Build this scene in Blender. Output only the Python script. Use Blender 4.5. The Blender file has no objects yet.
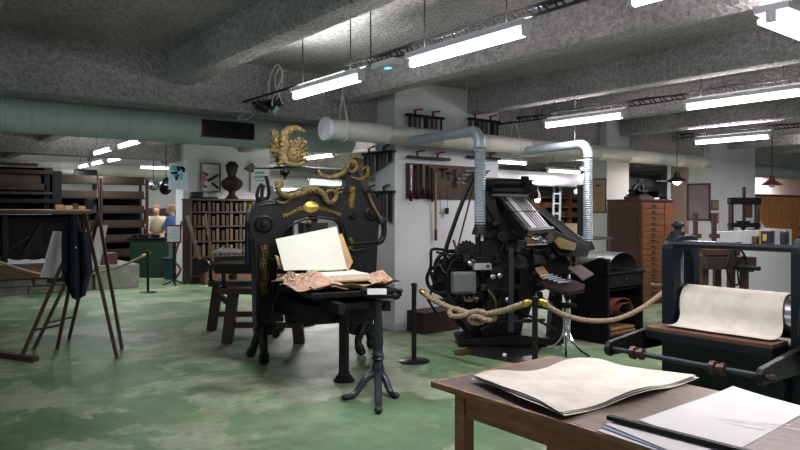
import bpy, math, random
from mathutils import Vector, Matrix, noise
random.seed(7)
PI = math.pi
EYE, FOC, HOR = 1.6, 660.0, 212.0
CA, SA = math.cos(math.radians(38.1)), math.sin(math.radians(38.1))
col = bpy.context.scene.collection

# ---------- survey helpers: world x/y follow the room, the camera stands at the origin
def C2W(X, Y, z=0.0):
    return Vector((X*CA + Y*SA, -X*SA + Y*CA, z))
def W(px, py, Y):
    return C2W((px-400)/FOC*Y, Y, EYE + (HOR-py)/FOC*Y)
def G(px, py, z=0.0):
    Y = FOC*(EYE-z)/(py-HOR)
    v = C2W((px-400)/FOC*Y, Y, z); v.z = z
    return v
def ray(px, py):
    return C2W((px-400)/FOC, 1.0, (HOR-py)/FOC)
def hit(px, py, p0, n):
    o = Vector((0, 0, EYE)); d = ray(px, py)
    t = (Vector(p0)-o).dot(Vector(n)) / d.dot(Vector(n))
    return o + d*t
def Wy(px, py, y): return hit(px, py, (0, y, 0), (0, 1, 0))
def Wx(px, py, x): return hit(px, py, (x, 0, 0), (1, 0, 0))

# ---------- materials
MATS = {}
def mat(name, c, rough=0.6, metal=0.0, var=0.15, scale=8.0, bump=0.0, c2=None, bscale=None, spec=0.5, stretch=None, emit=None, estr=0):
    if name in MATS: return MATS[name]
    m = bpy.data.materials.new(name); m.use_nodes = True
    nt = m.node_tree; b = nt.nodes['Principled BSDF']
    b.inputs['Roughness'].default_value = rough; b.inputs['Metallic'].default_value = metal
    b.inputs['Specular IOR Level'].default_value = spec
    tc = nt.nodes.new('ShaderNodeTexCoord'); mp = nt.nodes.new('ShaderNodeMapping')
    nt.links.new(tc.outputs['Object'], mp.inputs[0])
    if stretch: mp.inputs['Scale'].default_value = stretch
    n = nt.nodes.new('ShaderNodeTexNoise'); n.inputs['Scale'].default_value = scale; n.inputs['Detail'].default_value = 5
    n.inputs['Roughness'].default_value = 0.65
    nt.links.new(mp.outputs[0], n.inputs[0])
    r = nt.nodes.new('ShaderNodeValToRGB')
    r.color_ramp.elements[0].position = 0.3; r.color_ramp.elements[1].position = 0.7
    if c2 is None:
        a = [max(0, v*(1-var)) for v in c]; z = [min(1, v*(1+var)) for v in c]
    else: a, z = c, c2
    r.color_ramp.elements[0].color = (*a, 1); r.color_ramp.elements[1].color = (*z, 1)
    nt.links.new(n.outputs['Fac'], r.inputs[0]); nt.links.new(r.outputs[0], b.inputs['Base Color'])
    if bump:
        n2 = nt.nodes.new('ShaderNodeTexNoise'); n2.inputs['Scale'].default_value = bscale or scale*3; n2.inputs['Detail'].default_value = 6
        nt.links.new(mp.outputs[0], n2.inputs[0])
        bp = nt.nodes.new('ShaderNodeBump'); bp.inputs['Strength'].default_value = bump; bp.inputs['Distance'].default_value = 0.02
        nt.links.new(n2.outputs['Fac'], bp.inputs['Height']); nt.links.new(bp.outputs[0], b.inputs['Normal'])
    if emit:
        b.inputs['Emission Color'].default_value = (*emit, 1); b.inputs['Emission Strength'].default_value = estr
    MATS[name] = m
    return m

iron = mat('black_iron', (0.006, 0.006, 0.0065), 0.42, 0.0, 0.4, 14, 0.15, spec=.35)
iron2 = mat('worn_iron', (0.02, 0.018, 0.017), 0.5, 0.3, 0.6, 20, 0.3, spec=.4)
irond = mat('dark_iron', (0.004, 0.004, 0.0045), 0.5, 0.0, 0.4, 14, 0.1, spec=.3)
slate = mat('slate_blue_iron', (0.03, 0.034, 0.044), 0.4, 0.4, 0.25, 10, 0.1)
navy = mat('navy_enamel', (0.005, 0.008, 0.013), 0.42, 0.0, 0.25, 6, 0.05, spec=.3)
steel = mat('steel', (0.45, 0.45, 0.47), 0.25, 0.9, 0.15, 10)
brass_dull = mat('dull_brass', (0.10, 0.075, 0.045), 0.4, 0.8, 0.3, 20)
galv = mat('galvanised_steel', (0.36, 0.41, 0.45), 0.42, 0.3, 0.12, 10)
gold = mat('old_gold', (0.12, 0.075, 0.02), 0.4, 0.75, 0.5, 60, 0.5, c2=(0.45, 0.30, 0.08))
bronze = mat('bronze_gilt', (0.012, 0.010, 0.007), 0.45, 0.5, 0.4, 38, 0.8, c2=(0.30, 0.20, 0.08))
brass = mat('brass', (0.65, 0.46, 0.12), 0.3, 0.9, 0.15, 10)
wood = mat('brown_wood', (0.065, 0.03, 0.018), 0.5, 0, 0.4, 6, 0.15, stretch=(1, 1, 8), c2=(0.12, 0.055, 0.03))
wood_red = mat('red_brown_wood', (0.042, 0.018, 0.011), 0.55, 0, 0.4, 6, 0.15, stretch=(1, 1, 6), c2=(0.085, 0.038, 0.025))
wood_dark = mat('dark_wood', (0.020, 0.011, 0.008), 0.55, 0, 0.4, 6, 0.15, c2=(0.045, 0.022, 0.015))
wood_case = mat('case_wood', (0.06, 0.028, 0.014), 0.5, 0, 0.4, 5, 0.1, stretch=(1, 1, 3), c2=(0.12, 0.052, 0.026))
drawer_wood = mat('drawer_wood', (0.13, 0.045, 0.018), 0.45, 0, 0.4, 5, 0.1, stretch=(1, 1, 3), c2=(0.24, 0.09, 0.038))
sheet_w = mat('sheet_paper', (0.50, 0.485, 0.49), 0.85, 0, 0.04, 4)
wood_pale = mat('pale_wood', (0.30, 0.17, 0.08), 0.6, 0, 0.2, 6, 0.1, stretch=(6, 1, 1))
wood_grey = mat('bleached_wood', (0.35, 0.27, 0.2), 0.6, 0, 0.2, 6, 0.1)
pine = mat('orange_pine', (0.50, 0.19, 0.05), 0.5, 0, 0.3, 4, 0.1, stretch=(4, 4, .6), c2=(0.80, 0.36, 0.11))
wood_top = mat('table_top_wood', (0.085, 0.06, 0.052), 0.38, 0, 0.3, 5, 0.12, stretch=(8, 1, 1), c2=(0.17, 0.12, 0.10))
wood_tbl = mat('table_wood', (0.17, 0.06, 0.025), 0.4, 0, 0.3, 5, 0.15, stretch=(6, 1, 6), c2=(0.40, 0.15, 0.06))
wood_edge = mat('table_edge_wood', (0.45, 0.21, 0.08), 0.4, 0, 0.3, 7, 0.2, c2=(0.10, 0.045, 0.025), stretch=(3, 1, 8))
paper = mat('cream_paper', (0.74, 0.68, 0.56), 0.85, 0, 0.06, 5, 0.05)
paper_w = mat('white_paper', (0.66, 0.65, 0.66), 0.8, 0, 0.04, 4)
vellum = mat('vellum', (0.42, 0.385, 0.33), 0.8, 0, 0.12, 5, 0.3, c2=(0.60, 0.56, 0.50), bscale=9)
board = mat('white_board', (0.52, 0.50, 0.44), 0.8, 0, 0.05, 3)
kraft = mat('kraft_paper', (0.40, 0.26, 0.13), 0.8, 0, 0.15, 8, 0.3)
kraft_p = mat('pink_crumpled_paper', (0.30, 0.17, 0.11), 0.75, 0, 0.2, 25, 0.5, c2=(0.62, 0.42, 0.31))
white = mat('white_paint', (0.60, 0.61, 0.64), 0.8, 0, 0.05, 2, 0.1)
pipe_white = mat('white_pipe_paint', (0.58, 0.57, 0.52), 0.5, 0, 0.08, 3, 0.1)
duct_mat = mat('grey_duct_paint', (0.45, 0.52, 0.50), 0.55, 0, 0.08, 3, 0.1)
cloth = mat('navy_cloth', (0.006, 0.010, 0.026), 0.95, 0, 0.3, 20, 0.4)
skin = mat('skin', (0.55, 0.33, 0.24), 0.6, 0, 0.05, 10)
rope_m = mat('hemp_rope', (0.20, 0.145, 0.095), 0.9, 0, 0.3, 60, 0.3, c2=(0.40, 0.31, 0.21))
leather = mat('brown_leather', (0.17, 0.07, 0.045), 0.55, 0, 0.25, 12, 0.3)
chrome = mat('chrome', (0.6, 0.6, 0.62), 0.15, 1.0, 0.05, 10)
red = mat('red_plastic', (0.35, 0.02, 0.03), 0.4, 0, 0.2, 10)
black = mat('black_plastic', (0.012, 0.012, 0.014), 0.4, 0, 0.2, 10)
ink_black = mat('black_ink', (0.01, 0.012, 0.02), 0.7, 0, 0.1, 10)
teal = mat('teal_ink', (0.10, 0.42, 0.42), 0.7, 0, 0.1, 10)
pink = mat('pink_ink', (0.55, 0.16, 0.24), 0.7, 0, 0.1, 10)
maroon = mat('maroon_ink', (0.10, 0.025, 0.025), 0.7, 0, 0.2, 10)
grey_ink = mat('grey_ink', (0.3, 0.3, 0.33), 0.7, 0, 0.1, 10)
stone = mat('stone_block', (0.14, 0.14, 0.12), 0.9, 0, 0.3, 9, 0.4)
green_paint = mat('green_metal_paint', (0.018, 0.045, 0.028), 0.5, 0, 0.2, 10)
blue_pl = mat('blue_plastic', (0.015, 0.045, 0.08), 0.5, 0, 0.2, 10)
blackm = mat('matt_black', (0.005, 0.005, 0.006), 0.7, 0, 0.3, 10, spec=.2)
tube_em = mat('lit_tube', (1, 1, 1), 0.5, 0, 0, 10, emit=(0.93, 0.93, 1.0), estr=9)
bulb_em = mat('lit_bulb', (1, 1, 1), 0.5, 0, 0, 10, emit=(1.0, 0.9, 0.75), estr=14)
tin = mat('dull_sheet_metal', (0.16, 0.16, 0.17), 0.4, 0.7, 0.25, 12, 0.1)
grey_box_m = mat('grey_enamel', (0.15, 0.165, 0.17), 0.4, 0.3, 0.12, 8)

# ---------- mesh builder
class MB:
    def __init__(s): s.v = []; s.f = []; s.mi = []; s.cur = 0
    def add(s, vs, fs):
        o = len(s.v); s.v += [Vector(v) for v in vs]; s.f += [tuple(i+o for i in f) for f in fs]; s.mi += [s.cur]*len(fs); return s
    def bx(s, x0, x1, y0, y1, z0, z1):
        vs = [(x, y, z) for z in (z0, z1) for y in (y0, y1) for x in (x0, x1)]
        return s.add(vs, [(0, 2, 3, 1), (4, 5, 7, 6), (0, 1, 5, 4), (2, 6, 7, 3), (0, 4, 6, 2), (1, 3, 7, 5)])
    def box(s, c, d, rz=0, rx=0, ry=0):
        R = Matrix.Rotation(rz, 3, 'Z') @ Matrix.Rotation(ry, 3, 'Y') @ Matrix.Rotation(rx, 3, 'X')
        vs = [Vector(c) + R @ Vector((x*d[0]/2, y*d[1]/2, z*d[2]/2)) for z in (-1, 1) for y in (-1, 1) for x in (-1, 1)]
        return s.add(vs, [(0, 2, 3, 1), (4, 5, 7, 6), (0, 1, 5, 4), (2, 6, 7, 3), (0, 4, 6, 2), (1, 3, 7, 5)])
    def bar(s, p, q, w, h, up=(0, 0, 1), w2=None, h2=None):
        p, q = Vector(p), Vector(q); d = (q-p).normalized(); up = Vector(up)
        if abs(d.dot(up)) > .98: up = Vector((0, 1, 0)) if abs(d.y) < .9 else Vector((1, 0, 0))
        r = d.cross(up).normalized(); u = r.cross(d).normalized()
        vs = []
        for c, ww, hh in ((p, w, h), (q, w2 or w, h2 or h)):
            for a, b in ((-1, -1), (1, -1), (1, 1), (-1, 1)): vs.append(c + r*a*ww/2 + u*b*hh/2)
        return s.add(vs, [(0, 1, 2, 3), (7, 6, 5, 4), (0, 4, 5, 1), (1, 5, 6, 2), (2, 6, 7, 3), (3, 7, 4, 0)])
    def tube(s, pts, r, seg=8, closed=False, lobes=0, twist=0, amp=0.2):
        pts = [Vector(p) for p in pts]; n = len(pts)
        rs = r if isinstance(r, (list, tuple)) else [r]*n
        T = []
        for i in range(n):
            a = pts[(i-1) % n] if (closed or i > 0) else pts[i]; b = pts[(i+1) % n] if (closed or i < n-1) else pts[i]
            d = b-a; T.append(d.normalized() if d.length > 1e-9 else Vector((0, 0, 1)))
        up = Vector((0, 0, 1)) if abs(T[0].z) < .9 else Vector((1, 0, 0))
        nrm = T[0].cross(up).normalized(); vs = []; L = 0
        for i in range(n):
            if i: L += (pts[i]-pts[i-1]).length
            nrm = (nrm - T[i]*nrm.dot(T[i])).normalized(); bn = T[i].cross(nrm)
            for k in range(seg):
                a = 2*PI*k/seg; rr = rs[i]
                if lobes: rr *= 1 + amp*abs(math.cos(lobes*(a + twist*L)/2.0)) - amp/2
                vs.append(pts[i] + nrm*math.cos(a)*rr + bn*math.sin(a)*rr)
        fs = []
        for i in range(n if closed else n-1):
            j = (i+1) % n
            for k in range(seg):
                l = (k+1) % seg; fs.append((i*seg+k, j*seg+k, j*seg+l, i*seg+l))
        if not closed: fs += [tuple(range(seg)), tuple(reversed(range((n-1)*seg, n*seg)))]
        return s.add(vs, fs)
    def lathe(s, prof, c=(0, 0, 0), d=(0, 0, 1), seg=20, cap=True):
        c, d = Vector(c), Vector(d).normalized(); up = Vector((0, 0, 1)) if abs(d.z) < .9 else Vector((1, 0, 0))
        a = d.cross(up).normalized(); b = d.cross(a); vs = []
        for r, z in prof:
            for k in range(seg):
                t = 2*PI*k/seg; vs.append(c + d*z + (a*math.cos(t) + b*math.sin(t))*max(r, 1e-4))
        fs = [(i*seg+k, (i+1)*seg+k, (i+1)*seg+(k+1) % seg, i*seg+(k+1) % seg) for i in range(len(prof)-1) for k in range(seg)]
        if cap: fs += [tuple(range(seg)), tuple(reversed(range((len(prof)-1)*seg, len(prof)*seg)))]
        return s.add(vs, fs)
    def cyl(s, p, q, r, seg=16, r2=None):
        p, q = Vector(p), Vector(q); return s.lathe([(r, 0), (r2 if r2 is not None else r, (q-p).length)], p, q-p, seg)
    def prism(s, poly, vec):
        n = len(poly); vec = Vector(vec); P = [Vector(p) for p in poly]
        return s.add(P + [p+vec for p in P], [tuple(range(n)), tuple(reversed(range(n, 2*n)))] + [(i, (i+1) % n + 0, (i+1) % n + n, i+n) for i in range(n)])
    def ball(s, c, r, seg=12, rings=8, rz=0, ry=0):
        r = Vector((r, r, r)) if not hasattr(r, '__len__') else Vector(r)
        R = Matrix.Rotation(rz, 3, 'Z') @ Matrix.Rotation(ry, 3, 'Y'); vs = []
        for i in range(rings+1):
            ph = PI*i/rings
            for k in range(seg):
                th = 2*PI*k/seg
                vs.append(Vector(c) + R @ Vector((r.x*math.sin(ph)*math.cos(th), r.y*math.sin(ph)*math.sin(th), r.z*math.cos(ph))))
        fs = [(i*seg+k, (i+1)*seg+k, (i+1)*seg+(k+1) % seg, i*seg+(k+1) % seg) for i in range(rings) for k in range(seg)]
        return s.add(vs, fs)
    def sheet(s, fn, nu, nv, th=0.0, tv=(0, 0, -1)):
        vs = [Vector(fn(i/nu, j/nv)) for j in range(nv+1) for i in range(nu+1)]; w = nu+1
        fs = [(j*w+i, j*w+i+1, (j+1)*w+i+1, (j+1)*w+i) for j in range(nv) for i in range(nu)]
        if th:
            N = len(vs); t = Vector(tv)*th
            vs2 = [v+t for v in vs]; fs2 = [tuple(N+k for k in reversed(f)) for f in fs]
            rim = [j for j in range(nu+1)] + [j*w+nu for j in range(1, nv+1)] + [nv*w+i for i in range(nu-1, -1, -1)] + [j*w for j in range(nv-1, 0, -1)]
            fr = [(rim[i], rim[(i+1) % len(rim)], rim[(i+1) % len(rim)]+N, rim[i]+N) for i in range(len(rim))]
            return s.add(vs+vs2, fs+fs2+fr)
        return s.add(vs, fs)
    def gear(s, c, d, r, th, teeth=16, hole=0.0):
        c, d = Vector(c), Vector(d).normalized(); up = Vector((0, 0, 1)) if abs(d.z) < .9 else Vector((1, 0, 0))
        a = d.cross(up).normalized(); b = d.cross(a); poly = []
        for k in range(teeth*4):
            t = 2*PI*k/(teeth*4); rr = r if (k % 4) < 2 else r*.88
            poly.append(c + (a*math.cos(t)+b*math.sin(t))*rr - d*th/2)
        return s.prism(poly, d*th)
    def build(s, name, m, parent=None, origin=None, smooth=False, bevel=0, sub=0):
        me = bpy.data.meshes.new(name)
        o = bpy.data.objects.new(name, me)
        off = Vector((0, 0, 0)); inv = None
        if parent is not None:
            root = parent
            while root.parent: root = root.parent
            inv = root.matrix_basis.inverted()
            vs = [inv @ v for v in s.v]; o.parent = parent
            if parent is not root: pass
        else:
            off = Vector(origin) if origin is not None else Vector((sum(v.x for v in s.v)/len(s.v), sum(v.y for v in s.v)/len(s.v), min(v.z for v in s.v)))
            vs = [v-off for v in s.v]; o.location = off
        me.from_pydata(vs, [], s.f)
        ms = m if isinstance(m, (list, tuple)) else [m]
        for x in ms: me.materials.append(x)
        import bmesh
        bm = bmesh.new(); bm.from_mesh(me)
        for f, i in zip(bm.faces, s.mi if len(bm.faces) == len(s.mi) else [0]*len(bm.faces)): f.material_index = min(i, len(ms)-1)
        bmesh.ops.recalc_face_normals(bm, faces=bm.faces); bm.to_mesh(me); bm.free()
        if smooth:
            me.polygons.foreach_set('use_smooth', [True]*len(me.polygons))
            try: me.set_sharp_from_angle(angle=math.radians(40))
            except Exception: pass
        if bevel:
            b = o.modifiers.new('bevel', 'BEVEL'); b.width = bevel; b.segments = 2; b.limit_method = 'ANGLE'
        if sub:
            b = o.modifiers.new('sub', 'SUBSURF'); b.levels = sub; b.render_levels = sub
        col.objects.link(o); return o

def tag(o, label, cat, group=None, kind=None):
    if label: o['label'] = label
    if cat: o['category'] = cat
    if group: o['group'] = group
    if kind: o['kind'] = kind
    return o
def thing(name, label, cat, loc=(0, 0, 0), rz=0, group=None):
    o = bpy.data.objects.new(name, None); col.objects.link(o)
    o.empty_display_size = 0.1
    o.matrix_basis = Matrix.Translation(Vector(loc)) @ Matrix.Rotation(rz, 4, 'Z')
    return tag(o, label, cat, group)
def struct(name, mb, m, **k):
    o = mb.build(name, m, **k); o['kind'] = 'structure'; return o
def kids(o): return [c for c in bpy.data.objects if c.parent == o]
def dup(root, loc, rz, label, group=None):
    def cp(o, par):
        c = o.copy(); col.objects.link(c); c.parent = par
        for k in kids(o): cp(k, c)
        return c
    r = cp(root, None); r.matrix_basis = Matrix.Translation(Vector(loc)) @ Matrix.Rotation(rz, 4, 'Z')
    r['label'] = label
    if group: r['group'] = group
    return r
def lamp(name, loc, sx, sy, power, color, rz=0, parent=None, rot=(0, 0)):
    d = bpy.data.lights.new(name, 'AREA'); d.shape = 'RECTANGLE'; d.size = sx; d.size_y = sy; d.energy = power; d.color = color
    o = bpy.data.objects.new(name, d); col.objects.link(o)
    m = Matrix.Translation(Vector(loc)) @ Matrix.Rotation(rz, 4, 'Z') @ Matrix.Rotation(rot[0], 4, 'X')
    if parent:
        o.parent = parent; o.matrix_basis = parent.matrix_basis.inverted() @ m
    else: o.matrix_basis = m
    return o
def arc(c, r, a0, a1, n, ax=(1, 0, 0), ay=(0, 0, 1)):
    c, ax, ay = Vector(c), Vector(ax), Vector(ay)
    return [c + ax*math.cos(a0+(a1-a0)*i/n)*r + ay*math.sin(a0+(a1-a0)*i/n)*r for i in range(n+1)]
def smoothpath(P, n=6, closed=False):
    P = [Vector(p) for p in P]; out = []; N = len(P)
    for i in range(N if closed else N-1):
        g = lambda k: P[k % N] if closed else P[min(max(k, 0), N-1)]
        a, b, c, d = g(i-1), g(i), g(i+1), g(i+2)
        for k in range(n):
            t = k/n
            out.append(0.5*((2*b) + (c-a)*t + (2*a-5*b+4*c-d)*t*t + (3*b-a-3*c+d)*t**3))
    if not closed: out.append(P[-1])
    return out
CX = C2W(1, 0, 0)      # a horizontal direction across the hall (used as a rotation reference)
CY = C2W(0, 1, 0)
RC = math.radians(-38.1)
Z = Vector((0, 0, 1))
# ================= camera / world
cd = bpy.data.cameras.new('camera'); cam = bpy.data.objects.new('camera', cd); col.objects.link(cam)
cam.location = (0, 0, EYE); cam.rotation_euler = (PI/2, 0, -math.radians(38.1))
cd.lens = FOC/800*36; cd.sensor_width = 36; cd.shift_y = -(225-HOR)/800; cd.clip_start = 0.05
bpy.context.scene.camera = cam
sc = bpy.context.scene
sc.view_settings.view_transform = 'Standard'; sc.view_settings.look = 'None'
sc.view_settings.exposure = 0.18; sc.view_settings.gamma = 0.93
sc.cycles.use_denoising = True
sc.cycles.max_bounces = 6
sc.cycles.sample_clamp_indirect = 4
w = bpy.data.worlds.new('world'); sc.world = w; w.use_nodes = True
w.node_tree.nodes['Background'].inputs[0].default_value = (0.55, 0.6, 0.7, 1); w.node_tree.nodes['Background'].inputs[1].default_value = 0.45

# ================= concrete
def concrete(name, a, b, spots=0.5):
    m = bpy.data.materials.new(name); m.use_nodes = True; nt = m.node_tree; bs = nt.nodes['Principled BSDF']
    bs.inputs['Roughness'].default_value = 0.92; bs.inputs['Specular IOR Level'].default_value = 0.15
    g = nt.nodes.new('ShaderNodeNewGeometry')
    n1 = nt.nodes.new('ShaderNodeTexNoise'); n1.inputs['Scale'].default_value = 1.3; n1.inputs['Detail'].default_value = 4
    n2 = nt.nodes.new('ShaderNodeTexNoise'); n2.inputs['Scale'].default_value = 22; n2.inputs['Detail'].default_value = 6; n2.inputs['Roughness'].default_value = 0.8
    vo = nt.nodes.new('ShaderNodeTexVoronoi'); vo.inputs['Scale'].default_value = 26
    for x in (n1, n2, vo): nt.links.new(g.outputs['Position'], x.inputs['Vector'])
    r1 = nt.nodes.new('ShaderNodeValToRGB'); r1.color_ramp.elements[0].position = .3; r1.color_ramp.elements[1].position = .75
    r1.color_ramp.elements[0].color = (*a, 1); r1.color_ramp.elements[1].color = (*b, 1)
    r2 = nt.nodes.new('ShaderNodeValToRGB'); r2.color_ramp.elements[0].position = .38; r2.color_ramp.elements[1].position = .58
    r2.color_ramp.elements[0].color = (.45, .43, .42, 1); r2.color_ramp.elements[1].color = (1, 1, 1, 1)
    mx = nt.nodes.new('ShaderNodeMix'); mx.data_type = 'RGBA'; mx.blend_type = 'MULTIPLY'; mx.inputs[0].default_value = spots
    nt.links.new(n1.outputs['Fac'], r1.inputs[0]); nt.links.new(n2.outputs['Fac'], r2.inputs[0])
    nt.links.new(r1.outputs[0], mx.inputs[6]); nt.links.new(r2.outputs[0], mx.inputs[7]); nt.links.new(mx.outputs[2], bs.inputs['Base Color'])
    bp = nt.nodes.new('ShaderNodeBump'); bp.inputs['Strength'].default_value = 0.9; bp.inputs['Distance'].default_value = 0.03
    ad = nt.nodes.new('ShaderNodeMath'); ad.operation = 'ADD'
    nt.links.new(n2.outputs['Fac'], ad.inputs[0]); nt.links.new(vo.outputs['Distance'], ad.inputs[1])
    nt.links.new(ad.outputs[0], bp.inputs['Height']); nt.links.new(bp.outputs[0], bs.inputs['Normal'])
    return m
conc = concrete('sprayed_concrete', (0.48, 0.45, 0.465), (0.70, 0.66, 0.675), 0.8)

def floor_mat():
    m = bpy.data.materials.new('worn_green_floor_paint'); m.use_nodes = True; nt = m.node_tree; bs = nt.nodes['Principled BSDF']
    g = nt.nodes.new('ShaderNodeNewGeometry')
    def noi(sc_, det, rough=.6, dist=0.0):
        n = nt.nodes.new('ShaderNodeTexNoise'); n.inputs['Scale'].default_value = sc_; n.inputs['Detail'].default_value = det
        n.inputs['Roughness'].default_value = rough; n.inputs['Distortion'].default_value = dist
        nt.links.new(g.outputs['Position'], n.inputs['Vector']); return n
    def ramp(n, els):
        r = nt.nodes.new('ShaderNodeValToRGB'); e = r.color_ramp.elements
        while len(e) > 1: e.remove(e[-1])
        e[0].position = els[0][0]; e[0].color = (*els[0][1], 1)
        for p, c in els[1:]: x = e.new(p); x.color = (*c, 1)
        nt.links.new(n.outputs['Fac'], r.inputs[0]); return r
    base = ramp(noi(.7, 4, .6), [(.3, (.075, .130, .064)), (.5, (.13, .215, .11)), (.72, (.21, .30, .17))])
    patch = ramp(noi(.9, 7, .62, .3), [(.495, (0, 0, 0)), (.53, (1, 1, 1))])
    fine = ramp(noi(9, 6, .7), [(.35, (.62, .62, .62)), (.6, (1, 1, 1))])
    pale = ramp(noi(2.3, 6, .7), [(.35, (.24, .25, .17)), (.5, (.32, .36, .26)), (.7, (.46, .47, .36))])
    mx = nt.nodes.new('ShaderNodeMix'); mx.data_type = 'RGBA'
    mm = nt.nodes.new('ShaderNodeMath'); mm.operation = 'MULTIPLY'; mm.inputs[1].default_value = 0.7
    nt.links.new(patch.outputs[0], mm.inputs[0]); nt.links.new(mm.outputs[0], mx.inputs[0])
    nt.links.new(base.outputs[0], mx.inputs[6]); nt.links.new(pale.outputs[0], mx.inputs[7])
    # a dark greasy track
    dk = ramp(noi(.55, 5, .6), [(.56, (1, 1, 1)), (.68, (.36, .32, .29))])
    m2 = nt.nodes.new('ShaderNodeMix'); m2.data_type = 'RGBA'; m2.blend_type = 'MULTIPLY'; m2.inputs[0].default_value = 1
    m3 = nt.nodes.new('ShaderNodeMix'); m3.data_type = 'RGBA'; m3.blend_type = 'MULTIPLY'; m3.inputs[0].default_value = .55
    nt.links.new(mx.outputs[2], m2.inputs[6]); nt.links.new(dk.outputs[0], m2.inputs[7])
    nt.links.new(m2.outputs[2], m3.inputs[6]); nt.links.new(fine.outputs[0], m3.inputs[7])
    nt.links.new(m3.outputs[2], bs.inputs['Base Color'])
    rr = nt.nodes.new('ShaderNodeMapRange'); rr.inputs[3].default_value = .45; rr.inputs[4].default_value = .7
    nt.links.new(noi(3, 4).outputs['Fac'], rr.inputs[0]); nt.links.new(rr.outputs[0], bs.inputs['Roughness'])
    bp = nt.nodes.new('ShaderNodeBump'); bp.inputs['Strength'].default_value = .12; bp.inputs['Distance'].default_value = .01
    nt.links.new(noi(5, 5).outputs['Fac'], bp.inputs['Height']); nt.links.new(bp.outputs[0], bs.inputs['Normal'])
    return m

XL, XR, YB, YF = -3.5, 26.0, -3.0, 21.0
struct('floor', MB().bx(XL, XR, YB, YF, -.1, 0), floor_mat())
struct('ceiling', MB().bx(XL, XR, YB, YF, 3.4, 3.6), conc)
def bead_prism(x0, x1, y0, y1, z0, z1):   # beam with softened lower arrises
    c = .03
    return MB().prism([(x0, y0, z1), (x0, y0, z0+c), (x0+c, y0, z0), (x1-c, y0, z0), (x1, y0, z0+c), (x1, y0, z1)], (0, y1-y0, 0))
for k in range(-1, 11):
    xr = 2.8 + 2.125*k
    for (a, b) in ((YB, 7.45), (7.9, 15.2), (15.65, YF)):
        struct('ceiling_beam', bead_prism(xr-.27, xr, a, b, 3.05, 3.4), conc)
struct('ceiling_girder', MB().bx(XL, XR, 7.45, 7.9, 2.80, 3.4), conc)
struct('ceiling_girder', MB().bx(XL, XR, 15.2, 15.65, 2.80, 3.4), conc)
wallm = mat('wall_paint', (0.60, 0.60, 0.62), 0.85, 0, 0.06, 1.2, 0.15, c2=(0.72, 0.72, 0.74))
wall_warm = mat('back_wall_paint', (0.50, 0.50, 0.47), 0.85, 0, 0.06, 1.2, 0.15)
for (x0, x1, y0, y1) in ((5.44, 7.45, 7.05, 7.5), (10.62, 11.34, 7.3, 7.65), (14.5, 16.7, 7.3, 7.8), (5.44, 7.62, 15.0, 15.5)):
    struct('wall_pier', MB().bx(x0, x1, y0, y1, 0, 3.4), wallm)
struct('wall_back', MB().bx(XL, XR, YF-.4, YF, 0, 3.4), wallm)
struct('wall_left', MB().bx(XL-.2, XL, YB, YF, 0, 3.4), wallm)
struct('wall_right', MB().bx(XR, XR+.2, YB, YF, 0, 3.4), wallm)
struct('wall_partition', MB().bx(10.4, 13.4, 5.2, 5.3, 0, 1.28), wallm)
struct('baseboard_pier', MB().bx(5.425, 7.46, 7.035, 7.05, 0, .1).bx(5.425, 5.44, 7.05, 7.5, 0, .1), white)

# ================= fluorescent lights
def light(x, y, z=2.8, L=1.25, along='y', label='', grp='fluorescent lights', power=26, color=(1.0, 0.945, 0.965), wide=0.07, up=.62):
    rz = 0 if along == 'y' else -PI/2
    t = thing('fluorescent_light', label, 'light', (x, y, z), 0, grp)
    def R(a, b): return (x-a, x+a, y-b, y+b) if along == 'y' else (x-b, x+b, y-a, y+a)
    a = R(wide*.8, L/2)
    MB().bx(a[0], a[1], a[2], a[3], z+.045, z+.09).build('housing', white, t, bevel=.005)
    for s in (-1, 1):
        dx = (0, s*(L/2-.015)) if along == 'y' else (s*(L/2-.015), 0)
        c = R(.03, .014)
        MB().bx(c[0]+dx[0], c[1]+dx[0], c[2]+dx[1], c[3]+dx[1], z-.02, z+.046).build('tube_holder', white, t)
    n = 1 if wide < .1 else 3
    for k in range(n):
        off = (k-(n-1)/2)*.07
        p, q = ((x+off, y-L/2+.03, z+.0), (x+off, y+L/2-.03, z+.0)) if along == 'y' else ((x-L/2+.03, y+off, z), (x+L/2-.03, y+off, z))
        MB().cyl(p, q, .026 if n == 1 else .022, 10).build('tube', tube_em, t, smooth=True)
    h = 3.4 if z > 2.6 else z+.09
    for s in (-.35, .35):
        p = (x, y+s*L, z+.09) if along == 'y' else (x+s*L, y, z+.09)
        MB().cyl(p, (p[0], p[1], 3.4), .006, 6).build('hanger', iron2, t)
    lamp('lamp', (x, y, z-.045), .1 if along == 'y' else L, L if along == 'y' else .1, power, color, 0, t)
    lamp('ceiling_fill_lamp', (x, y, z+.1), .1 if along == 'y' else L, L if along == 'y' else .1, power*up, color, 0, t, (PI, 0))  # extra area light added above the housing to brighten the ceiling
    return t
L1 = 'fluorescent lights of the nearest row'; L2 = 'fluorescent lights of the second row'
light(3.39, 5.5, label='lit fluorescent tube hanging in front of the eagle press, beside dangling cables', grp=L1, power=34, color=(.93, 1, .97))
light(3.39, 3.57, label='longest-looking lit fluorescent tube under a cable tray in middle of ceiling', grp=L1, power=34)
light(3.39, 1.55, label='lit fluorescent tube cut off by the top edge of the photo', grp=L1, power=34)
light(3.39, -0.6, label='lit fluorescent tube of the nearest row behind the viewer', grp=L1, power=34)
light(7.31, 5.4, label='lit fluorescent tube hanging above the second silver exhaust pipe', grp=L2, power=30)
light(7.31, 3.35, label='lit fluorescent tube at right below concrete beam, in line with the one above exhaust pipe', grp=L2, power=36)
light(7.31, 1.2, label='lit fluorescent tube of the second row outside the right edge', grp=L2, power=34)
light(11.17, 5.27, label='lit fluorescent tube nearest the white pier at right', grp='fluorescent lights of the third row', power=30)
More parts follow.
